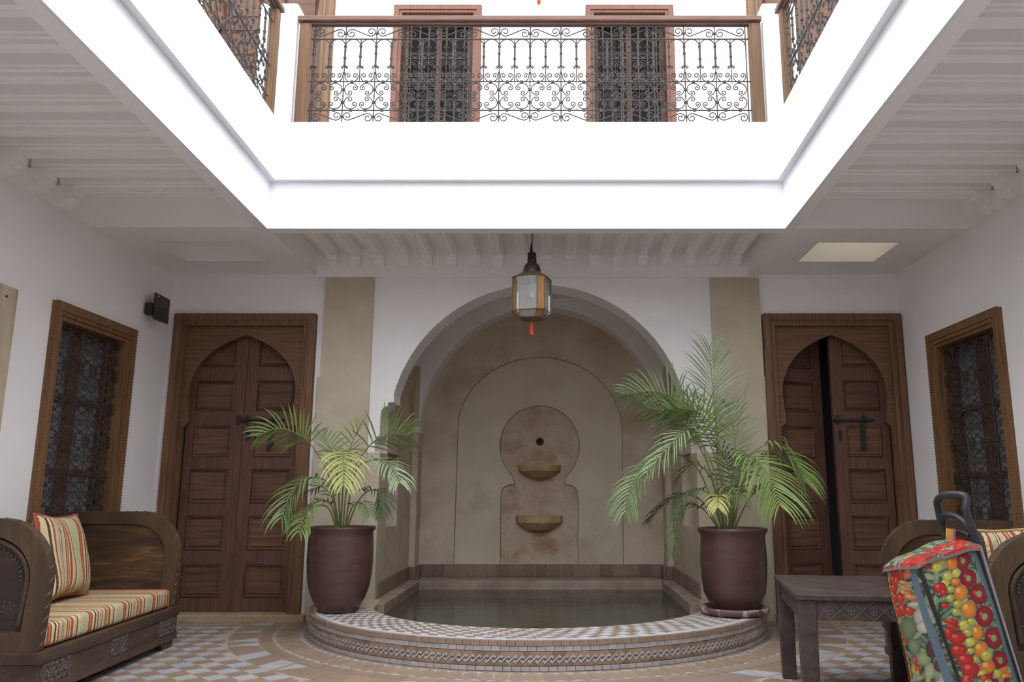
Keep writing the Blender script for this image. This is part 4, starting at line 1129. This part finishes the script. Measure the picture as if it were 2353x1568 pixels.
frond(potL, [(0.025, -0.07, 0.53), (0.098, -0.099, 0.76), (0.19, -0.152, 0.777), (0.258, -0.22, 0.7)], 12, 0.13, 'm', 0.35, droop=1.0, seed=7)
frond(potL, [(-0.034, 0.03, 0.53), (-0.091, 0.049, 0.807), (-0.19, 0.084, 0.905), (-0.285, 0.13, 0.872)], 12, 0.15, 'd', 0.35, droop=0.7, seed=8)
frond(potL, [(-0.014, 0.03, 0.53), (-0.019, 0.059, 0.971), (0.007, 0.112, 1.206), (0.067, 0.18, 1.399)], 12, 0.17, 'g', 0.45, droop=0.2, seed=9)
frond(potL, [(-0.014, 0.03, 0.53), (-0.062, 0.059, 0.905), (-0.137, 0.112, 1.173), (-0.239, 0.18, 1.313)], 14, 0.17, 'm', 0.42, droop=0.3, seed=10)
frond(potL, [(-0.014, -0.02, 0.53), (-0.074, -0.039, 0.759), (-0.155, -0.074, 0.801), (-0.235, -0.12, 0.739)], 12, 0.14, 'm', 0.35, droop=0.9, seed=11)
frond(potR, [(-0.029, 0.02, 0.53), (-0.063, 0.051, 0.944), (-0.072, 0.108, 1.444), (-0.071, 0.182, 1.727), (-0.065, 0.27, 2.006)], 26, 0.26, 's', 0.45, droop=0.3, seed=20, spread=.62)
frond(potR, [(-0.042, 0.02, 0.53), (-0.166, 0.002, 1.073), (-0.276, -0.031, 1.398), (-0.427, -0.073, 1.552), (-0.613, -0.123, 1.585), (-0.814, -0.18, 1.552)], 24, 0.21, 's', 0.45, droop=0.45, seed=21, side=(0, -.6, .8))
frond(potR, [(-0.042, 0.02, 0.53), (-0.115, 0.026, 1.008), (-0.236, 0.038, 1.271), (-0.412, 0.052, 1.422), (-0.626, 0.07, 1.491)], 22, 0.22, 'g', 0.45, droop=0.4, seed=22, side=(0, -.5, .85))
frond(potR, [(-0.059, -0.03, 0.53), (-0.149, -0.057, 0.974), (-0.263, -0.106, 1.213), (-0.352, -0.169, 1.272), (-0.494, -0.245, 1.157), (-0.65, -0.33, 0.983)], 24, 0.23, 's', 0.48, droop=0.8, seed=23)
frond(potR, [(-0.055, 0.02, 0.53), (-0.222, -0.016, 0.975), (-0.391, -0.081, 1.117), (-0.597, -0.166, 1.05), (-0.753, -0.266, 0.908), (-0.823, -0.38, 0.697)], 26, 0.24, 'm', 0.45, droop=1.0, seed=24)
frond(potR, [(-0.027, -0.03, 0.53), (0.024, -0.07, 0.91), (0.096, -0.144, 1.099), (0.157, -0.239, 1.057), (0.209, -0.352, 0.937), (0.231, -0.48, 0.743)], 36, 0.34, 'g', 0.40, droop=0.8, spread=1.2, seed=25)
frond(potR, [(-0.016, 0.02, 0.53), (0.075, -0.002, 0.975), (0.221, -0.043, 1.168), (0.354, -0.096, 1.181), (0.442, -0.159, 1.066), (0.491, -0.23, 0.908)], 32, 0.28, 'g', 0.45, droop=0.8, seed=26)
frond(potR, [(-0.062, 0.02, 0.53), (-0.129, -0.005, 0.783), (-0.265, -0.051, 0.863), (-0.4, -0.11, 0.737), (-0.48, -0.18, 0.387)], 22, 0.15, 'd', 0.4, droop=1.2, seed=27)
frond(potR, [(-0.062, 0.02, 0.53), (-0.22, 0.032, 0.783), (-0.379, 0.055, 0.815), (-0.509, 0.085, 0.734), (-0.589, 0.12, 0.636)], 18, 0.17, 'd', 0.4, droop=0.9, seed=28)
frond(potR, [(-0.05, -0.08, 0.53), (-0.083, -0.118, 0.737), (-0.132, -0.189, 0.815), (-0.154, -0.28, 0.731)], 14, 0.12, 'y', 0.5, droop=0.9, seed=29)
frond(potR, [(0.003, 0.02, 0.53), (0.13, -0.009, 0.783), (0.251, -0.062, 0.878), (0.385, -0.13, 0.737)], 18, 0.18, 'm', 0.4, droop=0.9, seed=30)
frond(potR, [(-0.036, 0.02, 0.53), (-0.053, 0.007, 1.008), (-0.097, -0.015, 1.267), (-0.212, -0.045, 1.429), (-0.381, -0.08, 1.459)], 22, 0.21, 'g', 0.45, droop=0.4, seed=31, side=(0, -.5, .85))
frond(potR, [(-0.012, 0.07, 0.53), (0.047, 0.108, 0.978), (0.088, 0.179, 1.281), (0.063, 0.27, 1.53)], 18, 0.2, 'm', 0.45, droop=0.2, seed=32)
frond(potR, [(-0.012, 0.07, 0.53), (0.026, 0.099, 0.847), (0.013, 0.152, 1.078), (-0.069, 0.22, 1.216)], 18, 0.18, 'd', 0.4, droop=0.6, seed=33)
frond(potR, [(-0.038, 0.07, 0.53), (-0.079, 0.076, 0.815), (-0.169, 0.088, 1.01), (-0.282, 0.102, 1.044), (-0.365, 0.12, 0.945)], 18, 0.17, 'm', 0.4, droop=0.9, seed=34)
frond(potR, [(-0.027, -0.03, 0.53), (0.019, -0.068, 0.783), (-0.024, -0.139, 0.878), (0.014, -0.23, 0.785)], 14, 0.15, 'm', 0.4, droop=1.0, seed=35)
frond(potR, [(-0.068, 0.02, 0.53), (-0.196, 0.001, 0.703), (-0.314, -0.034, 0.752), (-0.404, -0.08, 0.674)], 14, 0.14, 'd', 0.35, droop=0.9, seed=36)
frond(potR, [(0.001, 0.07, 0.53), (0.088, 0.089, 0.815), (0.144, 0.124, 0.995), (0.118, 0.17, 1.079)], 14, 0.18, 'd', 0.4, droop=0.6, seed=37)
MB().tube(catmull([(-0.003, 0.02, 0.53), (0.026, 0.02, 0.943), (0.066, 0.02, 1.27), (0.186, 0.02, 1.721)], 24), [.005 * (1 - .8 * i / 24) + .0008 for i in range(25)], 5).build('spear_leaf', G['m'], potR)
frond(potR, [(0.0, 0.0, 0.53), (-0.06, 0.02, 0.95), (-0.16, 0.02, 1.25), (-0.30, 0.0, 1.42), (-0.46, -0.04, 1.46)], 22, 0.2, 'm', 0.42, droop=0.5, seed=61, side=(0, -.5, .85))
frond(potR, [(0.01, 0.0, 0.53), (0.10, 0.05, 0.90), (0.24, 0.02, 1.08), (0.40, -0.05, 1.08), (0.52, -0.10, 0.94)], 24, 0.22, 'm', 0.4, droop=0.9, seed=62)

# ------------------------------------------------------------ lanterns
def lantern(loc, label, chain_len, rz):
    L0 = empty('hanging_lantern', loc, rz); tag(L0, label, 'lantern')
    a, c = .132, .048
    def octa(a, c): return [(a, -a + c), (a, a - c), (a - c, a), (-a + c, a), (-a, a - c), (-a, -a + c), (-a + c, -a), (a - c, -a)]
    zb, zt = -.135, .135; lo, ub = -.185, .178
    O1 = octa(a, c); O0 = octa(.085, .028); O2 = octa(.072, .022)
    r = .0042
    fr = MB()
    for k in range(8):
        p, q = O1[k], O1[(k + 1) % 8]
        fr.tube([(*p, zb), (*p, zt)], r, 4); fr.tube([(*p, zb), (*q, zb)], r, 4); fr.tube([(*p, zt), (*q, zt)], r, 4)
        p0, q0 = O0[k], O0[(k + 1) % 8]
        fr.tube([(*p, zb), (*p0, lo)], r * .8, 4); fr.tube([(*p0, lo), (*q0, lo)], r, 4)
    fr.build('brass_frame', M_brass, L0)
    for k in range(8):
        p, q = O1[k], O1[(k + 1) % 8]; am = (k % 2 == 1)
        m = M_amber if am else M_glass
        e = .97
        MB().add([(p[0] * e, p[1] * e, zb), (q[0] * e, q[1] * e, zb), (q[0] * e, q[1] * e, zt), (p[0] * e, p[1] * e, zt)], [(0, 1, 2, 3)]) if False else None
        w = MB(); w.add([(p[0] * e, p[1] * e, zb), (q[0] * e, q[1] * e, zb), (q[0] * e, q[1] * e, zt), (p[0] * e, p[1] * e, zt)], [(0, 1, 2, 3)]); w.build('pane', m, L0)
        p0, q0 = O0[k], O0[(k + 1) % 8]
        w = MB(); w.add([(p[0] * e, p[1] * e, zb), (q[0] * e, q[1] * e, zb), (q0[0], q0[1], lo + .002), (p0[0], p0[1], lo + .002)], [(3, 2, 1, 0)]); w.build('slanted_pane', m, L0)
    vs = [(*p, zt) for p in O1] + [(*p, ub) for p in O2]
    t = MB(); t.add(vs, [(k, (k + 1) % 8, 8 + (k + 1) % 8, 8 + k) for k in range(8)] + [tuple(range(8, 16))]); t.build('shoulder', M_brass, L0)
    b = MB(); b.prism(O0, [], 'xy', lo - .004, lo + .002); b.build('bottom_plate', mat('coppery_plate', (128, 88, 74), .5, .4, metal=.3) if 'coppery_plate' not in bpy.data.materials else bpy.data.materials['coppery_plate'], L0)
    MB().lathe([(.068, ub), (.070, ub + .02), (.064, ub + .05), (.05, ub + .075), (.03, ub + .09), (.0, ub + .095)], seg=20).build('dome', M_dome, L0)
    MB().lathe([(.036, ub + .085), (.034, ub + .165), (0, ub + .167)], seg=16).build('neck_tube', M_black, L0)
    z = ub + .167
    MB().tube([(.018 * cos(q), 0, z + .012 + .018 * sin(q)) for q in [2 * pi * i / 14 for i in range(14)]], .0025, 5, closed=True).build('ring', M_brass, L0)
    MB().tube([(.02, .0, z - .02), (.026, .0, z + .03), (.012, 0, z + .08)], [.012, .008, .005], 6).build('flex_cord', M_black, L0)
    zz = z + .03; lk = MB().tube([(.009 * cos(q), 0, .017 * sin(q)) for q in [2 * pi * i / 10 for i in range(10)]], .0025, 5, closed=True).mesh('chain_link', M_brass)
    k = 0
    while zz < z + chain_len:
        inst('chain_link', lk, L0, (-.012 * min(1, k * .12), 0, zz + .014), (0, 0, (k % 2) * pi / 2)); zz += .027; k += 1
    MB().lathe([(0, -.03), (.02, -.025), (.031, 0), (.026, .025), (.012, .045), (.010, .06), (0, .06)], seg=14).build('bulb', M_bulb, L0)
    MB().tube([(0, 0, .058), (0, 0, .135)], .014, 8).build('lamp_holder', M_ttop, L0)
    MB().tube([(0, 0, lo - .02), (0, 0, lo)], .002, 4).sphere((0, 0, lo - .024), .006, 8, 5).build('tassel_bead', M_ttop, L0)
    ts = MB().tube([(0, 0, lo - .03), (0, 0, lo - .045), (0, 0, lo - .10), (0, 0, lo - .128)], [.006, .011, .0145, .013], 10)
    for q in range(20): ts.tube([(.008 * cos(q), .008 * sin(q), lo - .04), (.015 * cos(q), .015 * sin(q), lo - .125 - .006 * (q % 3))], .0022, 4)
    ts.build('tassel', M_tassel, L0)
    return L0
lantern((-.180, 6.05, 2.545), 'brass and glass lantern with orange tassel hanging before the arch', ZR - 2.545 - .345, radians(-106))
lantern((-.141, 6.3, 5.238 + .318), 'gallery lantern above the frame, only its orange tassel tip showing', .75, 0)

# ------------------------------------------------------------ speaker
sp = empty('wall_speaker', (-3.38, 6.45, 2.535)); tag(sp, 'small black slanted speaker high on the left wall', 'speaker')
MB().box(0, .012, -.06, .0, -.055, .055).build('wall_plate', mat('cream_plastic', (206, 200, 186), .6), sp, bevel=.002)
MB().box(.012, .075, -.075, .0, -.06, .035).build('bracket', M_black, sp, bevel=.006)
Mr = Matrix.Rotation(radians(26), 4, 'Z')
mb = MB()
f = [(0.045, -.09, -.08), (.165, -.09, -.12), (.165, .02, -.12), (.045, .05, -.08)]; g = [(0.045, -.09, .13), (.165, -.09, .075), (.165, .02, .075), (.045, .05, .13)]
mb.hexa([Mr @ Vector(p) for p in f], [Mr @ Vector(p) for p in g]); mb.build('cabinet', M_spk, sp, bevel=.012, bseg=3)
mb = MB()
for k in range(9):
    z = -.095 + k * .012
    mb.tube([Mr @ Vector((.058, -.093, z)), Mr @ Vector((.158, -.093, z - .012))], .0022, 4)
mb.build('grille_rib', M_black, sp)
MB().tube([Mr @ Vector((.070, -.092, .095)), Mr @ Vector((.088, -.092, .090))], .007, 6).build('badge', mat('orange_white_badge', (196, 150, 130), .5), sp)
# ------------------------------------------------------------ hanging board, left edge
bd = MB().box(XL + .002, XL + .035, 4.05, 4.835, 1.15, 2.278).build('wooden_board', M_board, bevel=.006, bseg=2)
tag(bd, 'pale wooden board hung on the left wall at the picture edge', 'board')
MB().lathe([(0, 0), (.008, .001), (.01, -.004)], seg=10).build('nail', M_iron, bd).location = (XL + .038, 4.73, 2.21)
bd.children[0].rotation_euler = (0, pi / 2, 0)

# ------------------------------------------------------------ shopping trolley
# printed cloth: fruit and vegetables in sheet units, stored as flat print colours on the cloth
PR = random.Random(11)
def E_(x, y, a, b, rot, c, hi=None, core=None): return (x, y, a, b, rot, c, hi, core)
RED = (196, 52, 48); DRED = (150, 34, 44); ORG = (226, 140, 56); YEL = (206, 200, 92); LIM = (178, 182, 86); GRN = (96, 128, 92); DGR = (58, 84, 62); CREAM = (206, 196, 178); CAR = (222, 140, 88)
front_sheet = []
for (x, y, a, b, rt) in [(755, 500, 62, 82, .1), (795, 660, 72, 82, 0), (880, 810, 78, 92, -.4), (915, 1010, 80, 92, -.1), (985, 1205, 80, 98, -.3), (1040, 1405, 76, 88, -.2), (1100, 1560, 72, 80, 0), (660, 425, 70, 25, .1)]:
    front_sheet.append(E_(x, y, a, b, rt, DRED, (214, 70, 74), (138, 160, 104)))
for (x, y, a, b) in [(655, 505, 50, 60), (720, 775, 62, 74), (780, 930, 66, 76), (845, 1140, 46, 70), (870, 1290, 60, 72), (925, 1455, 64, 70), (680, 670, 42, 34), (960, 1560, 60, 48)]:
    front_sheet.append(E_(x, y, a, b, 0, ORG, (240, 176, 96), None))
for (x, y, r) in [(570, 455, 46), (530, 515, 46), (615, 610, 44), (690, 595, 40), (590, 670, 40), (638, 730, 34), (632, 810, 36), (690, 870, 38), (740, 1065, 48), (800, 1040, 38), (770, 1135, 38), (785, 1220, 42), (790, 1300, 30), (915, 1350, 48), (830, 1380, 32), (880, 1515, 40), (500, 440, 40), (680, 940, 36)]:
    front_sheet.append(E_(x, y, r, r, 0, LIM if r < 40 else YEL, (222, 216, 130), (120, 116, 60) if r > 42 else None))
for (x, y, a, b, rt) in [(545, 700, 52, 50, 0), (580, 750, 34, 32, 0), (640, 1020, 60, 26, .2), (650, 1075, 60, 24, .1), (690, 1180, 66, 56, 0), (620, 1130, 30, 60, .2), (700, 1290, 64, 60, 0), (750, 1380, 64, 56, 0), (790, 1470, 68, 70, 0), (430, 480, 60, 24, .5), (780, 1560, 60, 50, 0), (590, 870, 34, 26, 0)]:
    front_sheet.append(E_(x, y, a, b, rt, RED, (232, 96, 84), None))
side_sheet = []
for (x, y, a, b, rt) in [(150, 585, 36, 40, 0), (225, 585, 34, 62, 0), (145, 660, 36, 40, 0), (185, 680, 22, 80, 0), (155, 735, 36, 42, 0), (165, 820, 34, 56, .1), (232, 815, 40, 48, 0), (195, 935, 36, 56, -.2), (245, 912, 40, 60, -.1), (318, 918, 44, 46, 0), (258, 1000, 38, 42, 0), (240, 1180, 28, 56, -.3), (330, 1370, 28, 48, 0), (350, 1440, 40, 24, .4)]:
    side_sheet.append(E_(x, y, a, b, rt, (204, 66, 48), (236, 116, 92), None))
for (x, y, a, b, rt) in [(260, 660, 60, 18, 0), (275, 710, 66, 20, .05), (275, 752, 60, 17, 0), (330, 785, 72, 26, -.1), (290, 560, 40, 60, .4)]:
    side_sheet.append(E_(x, y, a, b, rt, CAR, (236, 176, 128), None))
for (x, y, a, b, rt, c) in [(360, 850, 66, 26, -.2, CREAM), (430, 960, 74, 90, .2, CREAM), (440, 1060, 60, 62, 0, (212, 204, 190)), (420, 1350, 70, 60, .4, (160, 182, 130)), (470, 1470, 50, 80, .2, (176, 190, 150)), (330, 1510, 26, 70, .3, (214, 190, 84)), (290, 1460, 22, 70, .3, (222, 170, 66)), (600, 1550, 60, 30, 0, (200, 186, 190)), (290, 1080, 90, 110, .3, (122, 144, 108)), (330, 1240, 70, 66, 0, (136, 156, 120)), (510, 1260, 60, 90, .2, (96, 62, 66)), (560, 1420, 50, 60, 0, (104, 70, 72))]:
    side_sheet.append(E_(x, y, a, b, rt, c, None, None))
def sheet_colour(lst, x, y, bgc):
    col = bgc
    for (cx, cy, a, b, rt, c, hi, core) in lst:
        dx, dy = x - cx, y - cy
        if abs(dx) > 120 or abs(dy) > 120: continue
        u = (dx * cos(rt) + dy * sin(rt)) / a; v = (-dx * sin(rt) + dy * cos(rt)) / b; d = u * u + v * v
        if d < 1:
            col = tuple(k * (1 - .22 * d) for k in c)
            if hi and (u + .35) ** 2 + (v + .35) ** 2 < (.03 if core and core[1] > 130 else .10): col = hi
            if core and d < (.10 if core[1] > 130 else .012): col = core
    return col
def leafy(x, y, k=0):
    # broad leaves with a pale midrib: nearest of scattered leaf centres
    best = 9e9; c = (78, 104, 82)
    gx, gy = int(x // 70), int(y // 70)
    for i in (gx - 1, gx, gx + 1):
        for j in (gy - 1, gy, gy + 1):
            hsh = (i * 7349 + j * 9157 + k * 131) % 997
            cx, cy = (i + .2 + .6 * (hsh % 31) / 31) * 70, (j + .2 + .6 * (hsh % 17) / 17) * 70; r = hsh * .7
            dx, dy = x - cx, y - cy; u = dx * cos(r) + dy * sin(r); v = -dx * sin(r) + dy * cos(r); d = (u / 46) ** 2 + (v / 24) ** 2
            if d < best:
                best = d; c = [(112, 136, 108), (92, 120, 94), (130, 152, 120), (84, 108, 90), (104, 74, 78), (150, 164, 132)][hsh % 6]
                if abs(v) < 2.5: c = (168, 182, 150)
                elif d > 1.15: c = (58, 76, 66)
    return c
M_print = bpy.data.materials.new('printed_vegetable_cloth'); M_print.use_nodes = True
_n = M_print.node_tree; _b = _n.nodes['Principled BSDF']; _b.inputs['Roughness'].default_value = .42; _b.inputs['Specular IOR Level'].default_value = .35
_a = _n.nodes.new('ShaderNodeVertexColor'); _a.layer_name = 'print'; _n.links.new(_a.outputs[0], _b.inputs['Base Color'])
def cloth(name, nu, nv, P, colf, parent, mat_=None):
    """grid surface P(u,v) -> point, colf(u,v) -> rgb"""
    vs = [P(i / nu, j / nv) for j in range(nv + 1) for i in range(nu + 1)]
    fs = [(j * (nu + 1) + i, j * (nu + 1) + i + 1, (j + 1) * (nu + 1) + i + 1, (j + 1) * (nu + 1) + i) for j in range(nv) for i in range(nu)]
    me = bpy.data.meshes.new(name); me.from_pydata([tuple(v) for v in vs], [], fs); me.materials.append(mat_ or M_print)
    at = me.color_attributes.new('print', 'FLOAT_COLOR', 'POINT')
    buf = []
    for j in range(nv + 1):
        for i in range(nu + 1): buf.extend(lin([k_ * .92 for k_ in colf(i / nu, j / nv)]))
    at.data.foreach_set('color', buf); me.polygons.foreach_set('use_smooth', [True] * len(fs)); me.update()
    o = bpy.data.objects.new(name, me); COL.objects.link(o); o.parent = parent; return o
tr = empty('shopping_trolley', (1.60, 3.25, 0)); tag(tr, 'wheeled shopping trolley in fruit and vegetable print with black foam handle', 'shopping trolley')
TL = radians(15.5); ax = Vector((cos(TL), -.02, sin(TL))) * .245; ay = Vector((-.02, .27, .0)); az = Vector((-sin(TL), 0, cos(TL))) * .64
B0 = Vector((0, 0, .14))
def BP(i, j, k, out=0):
    p = B0 + ax * i + ay * j + az * k
    p.z -= .035 * j * k * (1 - i)
    p.x -= .085 * j * (1 - k) * (1 - i) + .03 * i * (1 - k)
    return p
def q4(c, u, v):     # bilinear on 4 sheet corners (top-left, top-right, bottom-right, bottom-left), v down
    a = (c[0][0] + (c[1][0] - c[0][0]) * u, c[0][1] + (c[1][1] - c[0][1]) * u); b = (c[3][0] + (c[2][0] - c[3][0]) * u, c[3][1] + (c[2][1] - c[3][1]) * u)
    return (a[0] + (b[0] - a[0]) * v, a[1] + (b[1] - a[1]) * v)
FS = [(370, 450), (880, 400), (1290, 1880), (850, 2050)]; SS = [(70, 560), (370, 450), (850, 2050), (290, 1800)]
def frontc(u, v):
    x, y = q4(FS, u, v)
    if v > .70: y = y - 560 if y > 1560 else y; x = x - 130
    if u < .035: return (60, 62, 60)
    if u > .90: return (92, 112, 130) if u < .965 else (70, 84, 70)
    return sheet_colour(front_sheet, x, y, leafy(x, y))
def sidec(u, v):
    x, y = q4(SS, u, v)
    if v > .72: y = y - 520 if y > 1560 else y; x = x - 130
    if u < .05: return (206, 170, 70) if int(v * 40) % 2 else (196, 96, 60)
    if u > .74 and u < .90: return (104, 124, 142)
    if u > .97: return (60, 62, 60)
    return sheet_colour(side_sheet, x, y, leafy(x, y, 2))
bul = lambda u, v: sin(pi * u) * sin(pi * min(1, v * 1.0)) 
nf = ay.cross(ax).normalized(); 
fn = ax.cross(az).normalized(); fn = fn if fn.y < 0 else -fn
cloth('front_cloth', 150, 330, lambda u, v: BP(u, 0, 1 - v) + fn * (.022 * bul(u, v) + .003 * sin(9 * v + 4 * u)), frontc, tr)
sn = az.cross(ay).normalized(); sn = sn if sn.x < 0 else -sn
cloth('side_cloth', 110, 300, lambda u, v: BP(0, 1 - u, 1 - v) + sn * (.020 * bul(u, v) + .004 * sin(8 * v)), sidec, tr)
cloth('side_cloth', 20, 40, lambda u, v: BP(1, u, 1 - v) - sn * (.016 * bul(u, v)), lambda u, v: leafy(u * 300, v * 900, 1), tr)
cloth('back_cloth', 20, 40, lambda u, v: BP(1 - u, 1, 1 - v) - fn * (.02 * bul(u, v)), lambda u, v: leafy(u * 400, v * 900, 3), tr)
cloth('bottom_cloth', 4, 4, lambda u, v: BP(u, v, 0), lambda u, v: (60, 62, 60), tr)
MB().tube([BP(0, 0, k / 10) + (fn + sn) * .004 for k in range(11)], .004, 6).tube([BP(1, 0, k / 10) + fn * .004 for k in range(11)], .0035, 6).tube([BP(0, 1, k / 10) + sn * .002 for k in range(11)], .0035, 6).build('seam_piping', M_black, tr)
def lidp(u, v):    # u along ax, v along ay
    p = BP(-.03 + 1.06 * u, -.04 + 1.07 * v, 1.0) + Vector((0, 0, .004))
    p.z += .014 * sin(pi * min(1, v * 1.0)) * (.25 + .75 * u) + .014 * sin(pi * u) + .005 * sin(9 * u)
    return p
def lidc(u, v):
    x, y = 300 + 700 * u, 300 + 500 * v
    return sheet_colour(lid_sheet, x, y, leafy(x, y, 5))
lid_sheet = [E_(300 + 700 * a, 300 + 500 * b, 62, 44, PR.uniform(-.4, .4), (196, 56, 50), (224, 92, 80), None) for a, b in [(PR.uniform(0, 1), PR.uniform(0, .55)) for _ in range(34)]] + [E_(PR.uniform(300, 1000), PR.uniform(560, 800), 40, 26, PR.uniform(0, 3), PR.choice([(150, 160, 128), (112, 130, 150), (206, 170, 80)]), None, None) for _ in range(16)]
cloth('lid', 110, 90, lidp, lidc, tr)
def skirt(u, v):
    if u < .5: p = lidp(1 - u * 2, 0); q = p + Vector((0, -.004, -.022))
    else: p = lidp(0, (u - .5) * 2); q = p + Vector((-.004, 0, -.022))
    return p.lerp(q, v)
cloth('lid_rim', 90, 3, skirt, lambda u, v: (122, 110, 112) if v > .6 else lidc(u, v), tr)
# poles and foam handle
X1 = 1.683 - 1.60
near_, far_ = Vector((X1 + .145, .035, .20)), Vector((X1 + .15, .235, .20))
def hp(x, y, z): return Vector((x - 1.60, y - 3.25, z))
MB().tube([near_, hp(1.70, 3.285, .80), hp(1.690, 3.285, .86)], .009, 10).tube([far_, hp(1.672, 3.48, .80), hp(1.662, 3.48, .86)], .009, 10).build('pole', M_alu, tr)
H_ = catmull([hp(1.692, 3.285, .825), hp(1.672, 3.285, .90), hp(1.656, 3.285, .96), hp(1.664, 3.290, 1.005), hp(1.655, 3.31, 1.022), hp(1.63, 3.39, 1.022), hp(1.625, 3.455, 1.0), hp(1.640, 3.485, .955), hp(1.650, 3.487, .89), hp(1.660, 3.485, .84)], 60)
MB().tube(H_, .0155, 14).build('foam_handle', M_rubber, tr)
MB().tube(catmull([hp(1.680, 3.287, .855), hp(1.662, 3.30, .905), hp(1.645, 3.36, .938), hp(1.636, 3.43, .938), hp(1.646, 3.478, .905)], 24), .0135, 12).build('cross_grip', M_rubber, tr)
MB().tube([hp(1.668, 3.30, .862), hp(1.66, 3.34, .875), hp(1.655, 3.44, .875), hp(1.658, 3.475, .85)], .008, 10).build('cross_bar', M_rubber, tr)
cloth('hanging_strap', 12, 16, lambda u, v: hp(1.650 - .004 * sin(pi * v), 3.345 + .085 * (1 - u), .886 - .075 * v) + Vector((-.012, 0, 0)), lambda u, v: (178, 60, 62) if u > .82 else ((120, 148, 130) if u > .5 else ((222, 132, 64) if u > .12 else (206, 180, 80))), tr)
# axle, wheels, foot, back frame
for y in (-.01, .28):
    w = MB().lathe([(0, -.012), (.03, -.012), (.062, -.010), (.066, -.016), (.078, -.014), (.08, 0), (.078, .014), (.066, .016), (.062, .010), (.03, .012), (0, .012)], seg=28).build('wheel', M_rubber, tr)
    w.rotation_euler = (pi / 2, 0, 0); w.location = (.262, y, .08)
MB().tube([(.262, -.01, .08), (.262, .28, .08)], .006, 8).tube([near_, (.262, .035, .08)], .008, 8).tube([far_, (.262, .235, .08)], .008, 8).tube(
    [(.24, .02, .17), (.01, .02, .125), (.01, .02, .012)], .007, 8).tube([(.24, .25, .17), (.0, .25, .125), (.0, .25, .012)], .007, 8).tube([(.01, .02, .010), (.0, .25, .010)], .008, 8).build('wheel_frame', M_alu, tr)
